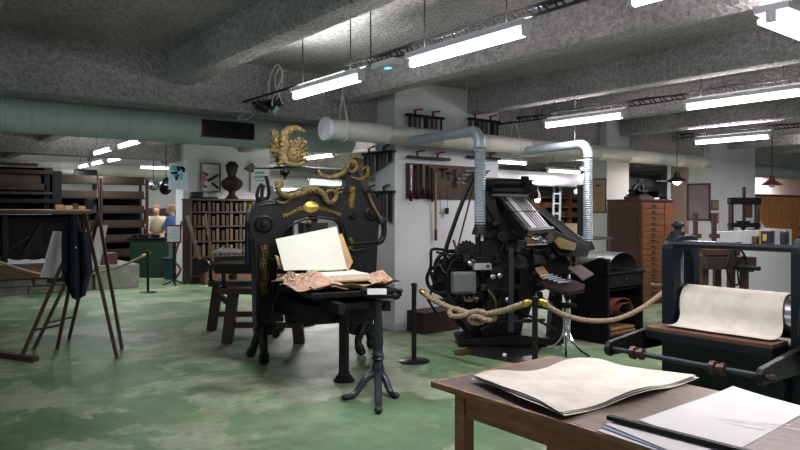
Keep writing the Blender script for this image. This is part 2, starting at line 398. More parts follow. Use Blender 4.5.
light(11.17, 3.0, label='lit fluorescent tube of the third row outside the right edge', grp='fluorescent lights of the third row', power=30)
light(4.95, 1.8, L=1.25, along='x', wide=.13, label='wide bright multi-tube light fitting in the top right corner', grp='overhead fitting', power=34)
FL = 'fluorescent lights of the rear hall, left'
for (x, y, L, lab) in ((3.45, 12.2, 1.25, 'right-hand one of the two higher small lights in the rear left hall'),
                       (3.45, 14.0, 1.25, 'left-hand one of the two higher small lights in the rear left hall'),
                       (4.2, 16.0, 1.0, 'right-hand one of three small lights in a row above the far shelves'),
                       (4.15, 17.3, 1.0, 'middle one of three small lights in a row above the far shelves'),
                       (4.15, 18.7, 1.0, 'left-hand one of three small lights in a row above the far shelves')):
    light(x, y, L=L, label=lab, grp=FL, power=24, color=(.93, 1, .97))
light(6.1, 18.0, z=2.78, L=1.5, along='x', label='long thin far light left of the teal and black poster', grp='far lights beside the poster', power=16)
light(7.2, 17.4, z=2.88, L=1.2, along='x', label='short far light just above the long thin one beside the poster', grp='far lights beside the poster', power=12)
light(7.4, 12.3, z=2.78, label='lit tube seen just right of the gilded eagle', grp='rear hall lights', power=30)
for (px, py, Y, lab) in ((334, 184, 15, 'lit tube seen above the arch of the hand press'), (296, 190, 17.5, 'lit tube in the bright gap behind the gilded serpent')):
    p = W(px, py, Y); light(p.x, p.y, z=p.z, L=1.3, along='x', label=lab, grp='rear hall lights', power=230, up=.04)
light(11.17, 10.3, z=2.72, L=1.3, along='x', label='lit tube seen over the top of the typesetting machine', grp='rear hall lights', power=70, up=.2)
light(13.6, 10.6, z=2.62, L=1.3, along='x', label='lit tube above the white duct between the two silver hoses', grp='rear hall lights', power=110, up=.2)
light(15.5, 10.9, label='lit tube of the rear hall behind the right pier', grp='rear hall lights', power=30)
light(17.6, 4.6, z=2.8, label='lit tube near the orange pine partition', grp='right hall lights', power=22)
light(15.0, 5.0, z=2.8, label='lit tube over the tall framed notice', grp='right hall lights', power=22)

lamp('side_fill_lamp', (-3.3, 4.0, 1.9), 4.0, 1.6, 42, (.72, .9, 1.0), PI/2, None, (-PI/2, 0))  # added cool fill from the left; there is no window here
# cable trays above the rows
for (x, y0, y1, lab) in ((3.43, -.5, 5.2, 'black lattice cable tray running above the nearest row of lights'),
                         (7.35, 0.5, 6.6, 'black lattice cable tray running above the second row of lights'),
                         (11.2, 1.5, 6.2, 'black cable tray running above the third row of lights')):
    t = thing('cable_tray', lab, 'cable tray', (x, y0, 2.92), 0, 'cable trays')
    m = MB()
    for dz in (0, .06): m.bx(x-.012, x+.012, y0, y1, 2.91+dz, 2.925+dz)
    n = int((y1-y0)/.07)
    for i in range(n):
        a = y0+i*.07; m.bar((x, a, 2.918), (x, a+.07, 2.975) if i % 2 else (x, a+.035, 2.975), .01, .012)
    m.build('lattice', iron, t)
    MB().tube(smoothpath([(x+.03, y0+(y1-y0)*i/12, 2.985+.012*(-1)**i) for i in range(13)], 4), .013, 6).build('cable', black, t)
    for yy in (y0+.5, (y0+y1)/2, y1-.4): MB().cyl((x, yy, 2.92), (x, yy, 3.4), .006, 6).build('hanger', iron2, t)
for (x, a, b, lab) in ((3.43, 5.2, 7.45, 'thin conduit from the nearest lights to the concrete girder'), (7.35, 6.6, 7.04, 'thin conduit running from the second row of lights to the pier'),):
    tag(MB().cyl((x, a, 2.93), (x, b, 2.93), .014, 8).build('conduit', iron2), lab, 'conduit')
t = thing('ceiling_emergency_light', 'small white emergency light box beside the tubes under the ceiling', 'light', (3.42, 4.55, 2.86))
MB().bx(3.36, 3.48, 4.38, 4.70, 2.84, 2.90).build('housing', white, t, bevel=.01)
MB().bx(3.40, 3.44, 4.5, 4.56, 2.832, 2.84).build('indicator', mat('blue_indicator', (.1, .3, .9), emit=(.1, .4, 1), estr=3), t)
# ================= ducts and pipes
def ring_duct(name, lab, p, q, r, m, step=.25, rr=.006, seg=28, cat='duct'):
    p, q = Vector(p), Vector(q); L = (q-p).length; prof = [(r, 0)]; z = step
    while z < L-.05:
        prof += [(r, z-.012), (r+rr, z-.006), (r+rr, z+.006), (r, z+.012)]; z += step
    prof.append((r, L))
    t = thing(name, lab, cat, p)
    MB().lathe(prof, p, q-p, seg).build('casing', m, t, smooth=True)
    return t
t = ring_duct('ventilation_duct', 'long grey ribbed ventilation duct under the ceiling at left', (XL, 8.16, 2.655), (5.43, 8.16, 2.655), .2, duct_mat)
m = MB().bx(3.12, 3.81, 7.93, 8.0, 2.54, 2.75)
m.build('vent_frame', iron, t)
m = MB()
for i in range(7): m.box((3.465, 7.925, 2.56+i*.028), (.66, .02, .004), rx=.5)
m.build('vent_slats', irond, t)
p, q = W(262, 178, 17.0), W(350, 178, 17.0)
ring_duct('hanging_duct', 'white duct seen in the bright gap behind the gilded serpent', (p.x, 17.7, 2.52), (p.x+5.5, 17.7, 2.52), .15, white, .9, .003)
t = ring_duct('white_duct', 'long round white duct with capped end, passing in front of the tool wall', (4.2, 6.8, 2.6), (13.4, 6.8, 2.62), .125, pipe_white, .9, .004)
MB().lathe([(.128, -.03), (.14, -.03), (.14, .02), (.128, .02)], (4.2, 6.8, 2.6), (1, 0, 0), 28).lathe([(.0, -.02), (.128, -.02)], (4.2, 6.8, 2.6), (1, 0, 0), 28, cap=False).build('end_cap', mat('cap_white', (.75, .78, .85), .5), t, smooth=True)
for x in (4.45, 7.55, 13.0):
    m = MB(); m.tube(arc((x, 6.8, 2.6), .135, -PI*.05, -PI*.95, 12, (0, 1, 0)), .012, 6); m.tube([(x, 6.93, 2.6), (x, 6.82, 3.05), (x, 6.67, 2.6)], .012, 6); m.cyl((x, 6.82, 3.04), (x, 6.82, 3.4), .005, 6)
    m.build('hanging_strap', pipe_white, t, smooth=True)
def exhaust(lab, x, y0, y1, z0, z1, zb, r=.062):
    t = thing('exhaust_pipe', lab, 'pipe', (x, y1, zb), 0, 'silver exhaust pipes')
    MB().cyl((x, y0, z0), (x, y1+.12, z1), r, 16).build('horizontal_pipe', galv, t, smooth=True)
    MB().tube([(x, y1+.12, z1)] + arc((x, y1+.12, z1-.14), .14, PI/2, PI, 8, (0, 1, 0))[1:] + [(x, y1-.02, z1-.2)], r*1.03, 16).build('elbow', galv, t, smooth=True)
    prof = []; z = 0; H = z1-.2-zb
    while z < H: prof += [(r*.93, z), (r*1.1, z+.012)]; z += .03
    MB().lathe(prof, (x, y1-.02, zb), (0, 0, 1), 16).build('flexible_hose', galv, t, smooth=False)
    MB().cyl((x, y1+.2, z1+r), (x, y1+.2, 3.4), .006, 6).build('hanger', galv, t)
    MB().lathe([(r, .12), (r*1.05, .08), (r*1.5, 0), (r*1.5, -.02)], (x, y1-.02, zb-.06), (0, 0, 1), 16).build('hood', iron, t, smooth=True)
    return t
exhaust('silver exhaust pipe bending down in front of the hanging tool board', 5.43, 6.665, 5.45, 2.53, 2.545, 1.42)
exhaust('silver exhaust pipe bending down beside the yellowish poster column', 7.68, 6.665, 5.6, 2.53, 2.55, 1.16)
p, q = Wy(60, 172, 19.6), Wy(182, 172, 19.6)
t = ring_duct('ventilation_duct', 'far pale ventilation duct above the shelves at left', (p.x-3, 19.6, 2.78), (8.0, 19.6, 2.78), .17, pipe_white)
a, b = Wy(75, 177, 19.4), Wy(97, 170, 19.4)
MB().bx(a.x, b.x, 19.38, 19.44, a.z, b.z).build('vent_frame', irond, t)
p, q = Wy(500, 176, 11.4), Wy(590, 176, 11.4)
ring_duct('bright_duct', 'brightly lit white duct seen between the two silver hoses', (p.x-1, 11.4, 2.47), (q.x+3, 11.4, 2.47), .19, white, 1.5, .003)
ring_duct('hanging_duct', 'thin white duct just under the brightly lit one', (q.x-.9, 11.2, 2.16), (q.x+3.5, 11.2, 2.16), .07, white, 1.5, .003)
light(21.5, 9.0, z=2.75, L=2.4, along='x', label='added unseen tube light above the orange pine cupboard, brightening the wall behind', grp='right hall lights', power=120)  # added out of sight to whiten the wall behind the cupboard
struct('wall_rear_right', MB().bx(16.9, XR, 9.6, 9.7, 0, 3.4), white)
ring_duct('hanging_duct', 'grey duct above the orange pine partition at far right', (15.5, 7.6, 2.66), (XR, 7.6, 2.66), .17, duct_mat, .8)
# cables and spotlight on girder
t = thing('spotlight_cluster', 'black spotlights with loops of pale cable clamped under the girder', 'spotlight', W(268, 110, 8.0))
m = MB()
for (a, b, r) in (((256, 104), (268, 109), .06), ((270, 106), (281, 100), .07), ((262, 102), (266, 110), .05)):
    m.cyl(W(*a, 8.0), W(*b, 8.05), r, 12)
m.build('spotlight', black, t, smooth=True)
MB().bar(W(252, 103, 8.05), W(284, 103, 8.05), .03, .03).build('clamp_bar', iron, t)
for pp in (((270, 98), (269, 82), (274, 68), (279, 65), (282, 74), (278, 88), (273, 98), (272, 106)), ((283, 104), (278, 92), (275, 80), (279, 68), (283, 72), (281, 90), (276, 100))):
    MB().tube(smoothpath([W(x, y, 7.9) for x, y in pp], 6), .009, 6).build('cable', pipe_white, t, smooth=True)
MB().box(W(276, 110, 7.88), (.05, .02, .09), rz=RC, ry=.6).build('lens', mat('pale_lens', (.5, .6, .7), .2), t)
MB().tube(smoothpath([W(x, y, 8.05) for x, y in ((252, 104), (245, 112), (238, 119), (250, 118), (256, 108))], 5), .012, 6).build('hose', galv, t, smooth=True)
# ================= the gilded iron hand press with the eagle
PO = C2W(-1.0, 7.3, 0); PR = math.radians(-12.5)
PX = Vector((math.cos(PR), math.sin(PR), 0)); PY = Vector((-math.sin(PR), math.cos(PR), 0))   # along the frame, and toward the rear
def PP(px, py, d=0.0):    # a point of the press at offset d behind its middle plane
    return hit(px, py, PO + PY*d, PY)
t = thing('hand_press', 'tall black iron hand press with gilded eagle and serpent ornaments', 'printing press', PO, PR)
HF = -.10
def pline(pts, d=HF): return [PP(x, y, d) for x, y in pts]
outer = [(257, 335), (255, 260), (254, 240), (250, 233), (249, 222), (251, 211), (257, 204), (266, 200), (276, 200), (286, 195), (296, 190), (308, 187), (322, 186), (336, 188), (346, 190), (360, 188), (372, 191), (379, 200), (380, 215), (378, 240), (377, 262), (376, 300), (372, 335),
         (352, 335), (350, 290), (349, 262), (347, 240), (344, 226), (338, 219), (322, 216), (307, 217), (295, 221), (285, 228), (279, 238), (277, 252), (277, 300), (275, 335)]
MB().prism(pline(outer), PY*.2).build('frame', iron, t, bevel=.008)
# raised mouldings along the arch
m = MB()
for off in (0,):
    m.tube(smoothpath(pline([(258, 206), (268, 204), (278, 203), (288, 198), (298, 193), (310, 190), (322, 189), (336, 191), (346, 193), (358, 191)], HF-.005), 4), .012, 6)
    m.tube(smoothpath(pline([(279, 252), (280, 238), (286, 229), (296, 223), (307, 219), (322, 218), (337, 221), (342, 228), (345, 242)], HF-.005), 4), .012, 6)
    m.tube(pline([(259, 245), (259, 330)], HF-.005), .010, 6); m.tube(pline([(274, 255), (273, 330)], HF-.005), .010, 6)
m.build('moulding', irond, t, smooth=True)
def boss(px, py, r, d=HF):
    c = PP(px, py, d); m = MB()
    m.lathe([(r*1.25, 0), (r*1.25, .02), (r, .03), (r*.95, .02), (r*.55, .02), (r*.5, .05), (r*.15, .055)], c, -PY, 20)
    m.build('bolt_boss', irond, t, smooth=True)
boss(264, 224, .078); boss(371, 214, .062); boss(352, 217, .03)
# gilded relief scrolls
def scroll(path, r=.007, step=1.0, d=HF-.012, name='gilt_scroll', leaf=.017):
    pts = smoothpath([PP(x, y, d) for x, y in path], 6); m = MB(); n = len(pts)
    m.tube(pts, [r*(.6+.5*abs(math.sin(i*.9))) for i in range(n)], 6)
    for i in range(1, n-1, 2):
        tn = (pts[i+1]-pts[i-1]).normalized(); sd = tn.cross(PY).normalized()
        for s in (-1, 1):
            m.tube(arc(pts[i]+sd*s*leaf*.55, leaf*.5, 0, PI*1.4, 6, tn, sd*s), [.0055, .0055, .005, .0045, .004, .003, .002], 5)
    return m.build(name, gold, t, smooth=True)
scroll([(264, 246), (266, 256), (263, 266), (266, 276), (263, 286), (265, 293)], .008, leaf=.03)
scroll([(283, 216), (291, 213), (299, 209), (304, 208)]); scroll([(319, 208), (327, 210), (336, 213), (341, 215)])
scroll([(352, 187), (353, 194), (351, 201), (352, 208)], .008, leaf=.026)
scroll([(350, 238), (352, 244), (350, 249)], .006, leaf=.02)
m = MB(); c = PP(311, 207, HF); m.lathe([(.098, 0), (.095, .012), (.06, .022), (.01, .026)], (0, 0, 0), (0, -1, 0), 24)
R = Matrix.Rotation(PR, 3, 'Z'); m.v = [c + R @ Vector((v.x*.9, v.y, v.z*.62)) for v in m.v]
m.build('brass_plate', brass, t, smooth=True)
# feet
def claw(px0, py0, px1, py1, px2, py2, d0, d2):
    pts = smoothpath([PP(px0, py0, d0), PP((px0+px1)/2, (py0+py1)/2-2, (d0+d2)/2), PP(px1, py1, (d0+d2*2)/3), G(px2, py2, .035)], 5)
    n = len(pts); MB().tube(pts, [.075-.035*math.sin(PI*.5*min(1, i/(n*.7))) + (.012 if i > n-5 else 0) for i in range(n)], 10).ball(pts[-1], (.058, .058, .035), 10, 6).build('foot', iron, t, smooth=True)
claw(262, 330, 264, 350, 264, 361, -.08, -.25); claw(262, 330, 254, 346, 251, 353, .0, .1)
claw(364, 325, 358, 342, 361, 352, -.05, -.2); claw(366, 325, 370, 338, 371, 345, .0, .2)
m = MB()
for px in (266, 364):
    m = MB(); c = PP(px, 328, 0); m.lathe([(.10, 0), (.12, .03), (.12, .08), (.09, .12)], c-Z*.06, Z, 16)
    m.build('foot_collar', iron, t, smooth=True)
# head post at right, lever and counterweight beam
MB().prism(pline([(344, 192), (346, 180), (345, 172), (349, 166), (358, 167), (360, 175), (363, 186), (370, 192)], -.06), PY*.14).build('head_post', iron, t, bevel=.008)
m = MB(); m.tube([PP(253, 167.5, 0), PP(284, 167.5, 0)], .016, 8)
m.prism(pline([(284, 165.5), (300, 166), (322, 169), (342, 173), (342, 179), (320, 175), (300, 171), (284, 170)], -.025), PY*.05)
m.build('counterweight_lever', iron, t)
MB().prism(pline([(244, 168.5), (253, 162.5), (255, 167), (253.5, 172.5)], -.03), PY*.06).build('arrowhead', irond, t, bevel=.006)
m = MB(); c = PP(285, 168, 0); m.lathe([(.03, -.02), (.055, -.03), (.06, -.05), (.03, -.08), (.012, -.1), (.018, -.115), (.004, -.13)], c, Z, 14); m.build('pendant', iron, t, smooth=True)
def serpent(path, r0, name):
    pts = smoothpath([PP(x, y, d) for x, y, d in path], 7); n = len(pts)
    m = MB().tube(pts, [r0*(.45+.75*math.sin(PI*min(1, .12+i/n*.9))) for i in range(n)], 10, lobes=3, twist=60, amp=.25)
    return m, pts
m, pts = serpent([(318, 170, -.05), (321, 175, -.06), (330, 177.5, -.06), (339, 175, -.06), (346, 171, -.06), (349, 165, -.06), (354, 162, -.07), (357, 167, -.08), (352, 172, -.09), (347, 168, -.1), (350, 162, -.11)], .026, 'serpent')
m.build('gilt_serpent', bronze, t, smooth=True)
m, pts = serpent([(351, 176, -.06), (357, 179, -.07), (364, 178, -.07), (368, 173, -.06), (367, 167, -.05), (362, 170, -.05)], .020, 's')
m.build('gilt_serpent', bronze, t, smooth=True)
m, pts = serpent([(282, 182, -.1), (278, 187, -.11), (281, 194, -.12), (291, 196, -.13), (303, 193, -.13), (314, 190, -.13), (323, 194, -.13), (326, 200, -.13), (331, 203, -.13), (336, 198, -.13), (335, 192, -.12), (328, 191, -.12), (325, 196, -.12)], .032, 's')
for (a, b) in (((334, 192), (341, 186)), ((335, 193), (342, 192))): m.bar(PP(*a, -.12), PP(*b, -.12), .02, .02, w2=.05, h2=.03)
m.ball(PP(279, 184, -.1), (.05, .035, .06), 10, 8)
m.build('gilt_serpent', bronze, t, smooth=True)
# leafy gilding down the left shoulder
MB().tube(smoothpath(pline([(276, 201), (283, 203), (291, 199), (297, 193)], -.12), 5), .017, 8, lobes=3, twist=50).build('gilt_leaf', bronze, t, smooth=True)
# lyre hook and links at the left
m = MB()
for a in (([(258, 201), (257, 195), (259, 188), (262, 184)]), ([(266, 201), (269, 194), (268, 184), (266, 176)]), ([(262, 201), (262, 192), (264, 185)])):
    m.tube(smoothpath(pline(a, -.02), 5), .02, 8)
m.cyl(PP(262, 203, 0), PP(262, 197, 0), .06, 12)
m.build('finial', iron, t, smooth=True)
# toggle links on the right
MB().tube(smoothpath(pline([(366, 190), (370, 200), (376, 212), (382, 222)], -.12), 4), .022, 8).build('link_rod', brass_dull, t, smooth=True)
MB().tube(smoothpath(pline([(377, 217), (383, 222), (384, 232), (382, 240), (376, 243)], -.1), 5), [.03]*1+[.034]*19+[.026], 8).build('crank_arm', iron, t, smooth=True)
MB().tube(pline([(352, 251), (366, 249)], -.13), .014, 8).build('short_rod', iron2, t)
m = MB(); m.tube(pline([(350, 244), (378, 241.5)], -.13), .014, 8)
for (x, y) in ((366, 190), (382, 222)): MB().lathe([(.04, 0), (.045, .04), (.02, .05)], PP(x, y, -.1), -PY, 14).build('pivot', iron, t, smooth=True)
m.build('pull_rod', iron2, t, smooth=True)
# screw, platen hanging in the opening
m = MB(); c = PP(313, 219, 0); m.cyl(c+Z*.06, c-Z*.32, .05, 16); m.box(c-Z*.10, (.28, .2, .12), rz=PR); m.box(c-Z*.30, (.42, .34, .05), rz=PR)
m.build('screw_block', iron2, t, smooth=False)
m = MB(); m.lathe([(.035, 0), (.035, .03), (.015, .04)], PP(309, 223, -.11), -PY, 14); m.build('pivot', brass_dull, t)
MB().box(PO+Z*1.08, (1.0, .5, .06), rz=PR).box(PO+Z*1.13, (.5, .3, .05), rz=PR).build('platen', irond, t, bevel=.006)
# bed, rails, post
def BP(a, b, z): return PO + PX*a - PY*b + Z*z     # a across, b toward the front
MB().box(BP(0, .62, .85), (.86, 1.55, .05), rz=PR).build('bed', iron, t, bevel=.006)
m = MB()
for a in (-.22, .22): m.box(BP(a, .45, .75), (.06, 2.3, .09), rz=PR)
for b in (-.55, .2, .8, 1.3): m.box(BP(0, b, .73), (.5, .05, .06), rz=PR)
m.build('rails', iron2, t)
m = MB(); m.box(BP(-.05, .55, .64), (.72, 1.1, .2), rz=PR); m.build('girth_drum_case', irond, t, bevel=.02)
MB().cyl(BP(-.40, .5, .55), BP(.36, .5, .55), .09, 16).build('girth_drum', iron2, t, smooth=True)
c = G(344, 381, 0)
MB().lathe([(.10, 0), (.10, .02), (.08, .03), (.08, .05), (.06, .06), (.05, .10), (.048, .62), (.06, .64), (.06, .73)], c, Z, 16).build('bed_post', iron, t, smooth=True)
m = MB(); m.tube(smoothpath([BP(-.44, .4, .80), BP(-.50, .4, .68), BP(-.52, .42, .55), BP(-.50, .45, .40)], 5), .02, 8); m.ball(BP(-.50, .45, .37), (.04, .04, .05), 10, 8)
m.build('bar_handle', iron, t, smooth=True)
# eagle
e = lambda x, y, d=0: PP(x, y, d)
eg = thing('gilded_eagle', 'gilded eagle with raised wings perched on the lever of the hand press', 'ornament', e(285, 166), PR)
m = MB(); pts = smoothpath([e(284, 164), e(282, 156), e(284, 148), e(283, 141), e(285, 134), e(290, 130), (e(296, 128.6)), e(300, 130)], 6); n = len(pts)
m.tube(pts, [(.06 if i < n*.3 else .08-.055*(i/n)) for i in range(n)], 12, lobes=5, twist=25, amp=.35)
m.ball(e(299, 129.5), (.045, .032, .03), 10, 8, rz=PR)
m.build('body', bronze, eg, smooth=True)
MB().tube([e(301, 129.5), e(304, 130.2), e(304.5, 132.5)], [.02, .013, .004], 8).build('beak', brass, eg, smooth=True)
def wing(root, tips, name='wing'):
    m = MB(); a = e(*root, .0)
    for k, (x, y, w) in enumerate(tips):
        b = e(x, y, .02+.012*(k % 3)); d = b-a; mid = a+d*.55+PY*.01
        q = smoothpath([a, mid, b], 5); m.tube(q, [.012, .022, .03, .036, .038, .036, .033, .03, .026, .02, .012][:len(q)], 6, lobes=4, twist=80, amp=.35)
        for f in (.35, .55, .75, .95):
            m.ball(a+d*f-PY*.02, (.022, .016, .026), 6, 5)
    m.build(name, bronze, eg, smooth=False)
wing((283, 156), [(271, 131, 1), (273.5, 130, 1), (276.5, 132, 1), (278.5, 137, 1), (271, 138, 1), (270, 144, 1), (270.5, 150, 1), (273, 155, 1), (276, 161, 1), (279, 145, 1)])
wing((287, 160), [(291, 141, 1), (295, 140, 1), (299, 138, 1), (303, 139, 1), (306, 142, 1), (307, 148, 1), (306.5, 154, 1), (306, 160, 1), (301, 163, 1), (296, 162, 1), (290, 150, 1), (300, 150, 1)])
m = MB()
for (x0, x1) in ((281, 279), (286, 289)):
    m.tube([e(x0, 160, -.03), e((x0+x1)/2, 163.5, -.05), e(x1, 165.5, -.05)], [.022, .016, .012], 6)
    for dx in (-2, 0, 2): m.tube([e(x1, 165, -.05), e(x1+dx, 166, -.07)], [.009, .004], 5)
m.build('talons', bronze, eg, smooth=True)
MB().tube(smoothpath([e(276, 164.5, -.04), e(285, 163, -.07), e(295, 165, -.05), (e(305, 162.5, -.03))], 5), .02, 6, lobes=4, twist=60, amp=.4).build('laurel_branch', bronze, eg)

# ---- things on the bed
zb = .877
kb = thing('kraft_wrapper', 'crumpled brown wrapping paper spread on the bed of the hand press', 'wrapping paper', BP(0, .7, zb), PR)
rnd = random.Random(3)
def wrap(u, v):
    a = -.43 + .90*u; b = .25 + 1.12*v
    n = noise.noise(Vector((u*6, v*6, 1)))
    edge = max(abs(u-.5)*2, abs(v-.5)*2)
    return BP(a+.03*n, b+.03*noise.noise(Vector((u*5, v*5, 7))), zb+.012+max(0, (edge-.7))*.16*(1+n)+.012*n)
MB().sheet(wrap, 26, 26, .003).build('flat_paper', kraft, kb)
# crumpled mass at the near left corner, folded sheet behind the board, raised right corner
def crump(cx, cy, rx, ry, h, seed, m_, nm):
    def fn(u, v):
        x = (u-.5)*2; y = (v-.5)*2; f = max(0, 1-(x*x+y*y)/1.6)
        n = noise.noise(Vector((x*1.7+seed, y*1.7, 0))); n2 = abs(noise.noise(Vector((x*3.2, y*3.2, seed))))
        return BP(cx+x*rx+.02*n, cy+y*ry+.02*n2, zb+.02+h*f*(.55+.45*n+.55*n2))
    MB().sheet(fn, 20, 20, .003).build(nm, m_, kb)
crump(-.30, 1.02, .24, .34, .15, 3, kraft_p, 'crumpled_paper')
crump(-.42, .70, .10, .34, .12, 9, kraft_p, 'crumpled_paper')
crump(.40, .92, .12, .22, .14, 5, kraft_p, 'crumpled_corner')
m = MB().prism([PP(336, 237, -.35), PP(342, 233, -.35), PP(353, 262, -.50), PP(347, 273, -.60)], PY*.004).build('folded_flap', kraft, kb)
MB().prism([PP(275, 255, -.42), PP(283, 258, -.45), PP(290, 273, -.6), PP(279, 268, -.5)], PY*.004).build('folded_flap', kraft, kb)
ub = thing('white_card', 'large white card leaning upright on the stack of the hand press', 'card', PP(312, 272, -.45), PR)
q = [PP(275.5, 239, -.30), PP(336.5, 226.5, -.30), PP(347, 269, -.62), PP(284, 270.5, -.62)]
def cs(u, v):
    a = q[0].lerp(q[1], u); b = q[3].lerp(q[2], u); return a.lerp(b, v) - PY*.03*math.sin(PI*u)*.4
MB().sheet(cs, 10, 6, .004, PY).build('sheet', board, ub)
for k in range(5):
    w_ = .27-.006*k; z_ = zb+.05+.014*k
    m = MB().box(BP(.05+.006*(k % 3), .76-.008*k, z_), (w_*2, .5, .011), rz=PR+.01*(k % 2))
    tag(m.build('card_sheet', paper if k else kraft), ['lowest', 'second lowest', 'middle', 'second highest', 'topmost'][k]+' cream card of the flat stack lying under the leaning white card', 'card', 'flat cards stacked on the press bed')

# ================= tripod pedestal in front of the bed
c = G(378, 392, 0)
t = thing('tripod_pedestal', 'black cast iron pedestal on three curled feet in front of the hand press', 'pedestal', c)
MB().lathe([(.035, .13), (.05, .15), (.058, .19), (.05, .24), (.04, .27), (.045, .28), (.06, .30), (.045, .32), (.056, .335), (.045, .35), (.042, .38), (.05, .45), (.044, .52), (.034, .70), (.032, .76), (.045, .78), (.045, .80)], c, Z, 18).build('column', slate, t, smooth=True)
for (px, py) in ((345, 398), (396, 396), (378.5, 411)):
    f = G(px, py, .02); d = (f-c); d.z = 0
    pts = smoothpath([c+Z*.17, c+d*.35+Z*.15, c+d*.65+Z*.05, c+d*.85+Z*.022, c+d*1.0+Z*.03], 5)
    MB().tube(pts, [.036-.014*i/len(pts) for i in range(len(pts))], 8).ball(f+Z*.008, (.034, .034, .024), 10, 6).build('foot', slate, t, smooth=True)
m = MB(); a0 = W(361, 292, 5.95); a1 = W(402, 293, 5.83)
m.box((a0+a1)/2, (.36, .10, .055), rz=RC+.1); m.box((a0+a1)/2+Z*-.03, (.26, .16, .03), rz=RC)
m.build('bracket', irond, t, bevel=.006)
for (px, py, r) in ((396, 296, .035), (364, 290, .03), (400, 291, .022)):
    MB().ball(W(px, py, 5.86), (r*1.3, r, r), 10, 8).build('clamp_knob', irond, t, smooth=True)
ca = W(377, 291.5, 5.79)
tag(MB().box(ca+Z*.0, (.17, .004, .055), rz=RC+.02, rx=-.35).build('label_card', paper_w), 'small blank white card propped on top of the tripod pedestal', 'card')
# ================= the typesetting (line casting) machine behind the rope
LO = C2W(1.0, 7.9, 0)
def LP(px, py, Y=7.9): return W(px, py, Y)
t = thing('typesetting_machine', 'large black line-casting typesetting machine with sloping glossy magazine and grey box', 'typesetting machine', LO, RC)
F = -CY       # toward the viewer side of the machine
def slab(name, pts, Y, th, m, bev=.004):
    return MB().prism([LP(x, y, Y) for x, y in pts], CY*th).build(name, m, t, bevel=bev)
slab('base', [(458, 345), (458, 340), (520, 335), (552, 339), (552, 345)], 7.75, .55, irond)
slab('main_column', [(481, 340), (481, 262), (478, 240), (480, 200), (486, 182), (497, 184), (499, 196), (522, 232), (530, 250), (528, 300), (520, 340)], 7.85, .35, iron)
slab('wheel_guard', [(434, 292), (432, 276), (438, 262), (446, 256), (452, 262), (454, 290), (446, 300)], 8.05, .06, irond)
slab('rear_casting', [(444, 300), (446, 262), (460, 250), (480, 246), (482, 330), (470, 338), (452, 318)], 7.95, .4, irond)
slab('vise_frame', [(521, 246), (560, 244), (570, 262), (566, 284), (536, 292), (528, 318), (518, 318)], 7.7, .3, irond)
slab('front_leg', [(554, 290), (562, 290), (564, 344), (550, 344)], 7.9, .25, irond)
slab('vertical_guide', [(509, 248), (514, 248), (514, 332), (508.5, 332)], 7.35, .05, slate)
# cams and drive wheels
def wheel(px, py, Y, r, th, name, m=iron, spokes=5, axis=None):
    c = LP(px, py, Y); ax = axis or CY; a = Z; b = ax.cross(a).normalized(); q = MB()
    q.tube([c + (a*math.cos(2*PI*k/28)+b*math.sin(2*PI*k/28))*r for k in range(28)], th, 8, closed=True)
    for k in range(spokes):
        d = a*math.cos(2*PI*k/spokes+.3)+b*math.sin(2*PI*k/spokes+.3); q.bar(c, c+d*r, th*1.1, th*.8)
    q.lathe([(th*2, -th*2), (th*2, th*2)], c, ax, 12)
    return q.build(name, m, t, smooth=True)
wheel(441, 279, 8.0, .17, .022, 'drive_wheel'); wheel(452, 268, 8.15, .21, .025, 'drive_pulley', irond)
wheel(470, 300, 8.1, .24, .02, 'cam_wheel', irond, 6); wheel(500, 300, 7.75, .13, .015, 'hand_wheel', iron2, 4)
for i, (px, py, r, Y) in enumerate(((458, 254, .10, 7.8), (467, 250, .12, 7.9), (476, 251, .09, 7.75), (462, 300, .13, 7.8), (484, 262, .07, 7.6), (492, 283, .08, 7.6), (497, 262, .09, 7.6), (520, 262, .08, 7.5), (503, 236, .07, 7.7), (540, 300, .10, 7.6), (474, 318, .11, 7.7), (487, 310, .08, 7.6))):
    c = LP(px, py, Y); ax = (CY if i % 3 else CX)
    MB().gear(c, ax, r, .04, 14+i).lathe([(.025, -.05), (.025, .05)], c, ax, 10).build('cam_gear', iron2 if i % 2 else iron, t)
# links and levers: a dense layer of castings and rods
rr = random.Random(11)
RODS = [((455, 300), (478, 268), .014), ((480, 250), (508, 244), .013), ((484, 228), (505, 228), .018), ((486, 238), (520, 240), .015), ((492, 292), (508, 262), .012), ((462, 312), (500, 318), .016),
        ((500, 322), (545, 320), .018), ((518, 252), (552, 262), .012), ((515, 275), (535, 300), .014), ((520, 290), (548, 286), .013), ((484, 215), (500, 246), .014), ((486, 205), (510, 250), .016),
        ((530, 305), (562, 312), .014), ((445, 290), (470, 330), .018), ((480, 330), (520, 308), .014), ((470, 260), (492, 262), .012), ((500, 252), (506, 240), .012), ((522, 312), (556, 330), .016),
        ((488, 300), (515, 300), .012), ((540, 262), (566, 276), .012), ((536, 252), (556, 246), .014), ((548, 300), (560, 280), .012), ((430, 300), (456, 300), .018), ((436, 252), (462, 258), .014)]
for i, (a, b, r) in enumerate(RODS):
    Y = 7.45+.45*rr.random()
    if min(a[1], b[1]) < 256 and min(a[0], b[0]) < 492: Y = max(Y, 7.82)
    MB().tube([LP(*a, Y), LP(*b, Y+.1*rr.random())], r, 7).build('link_rod', iron2 if i % 3 else iron, t, smooth=True)
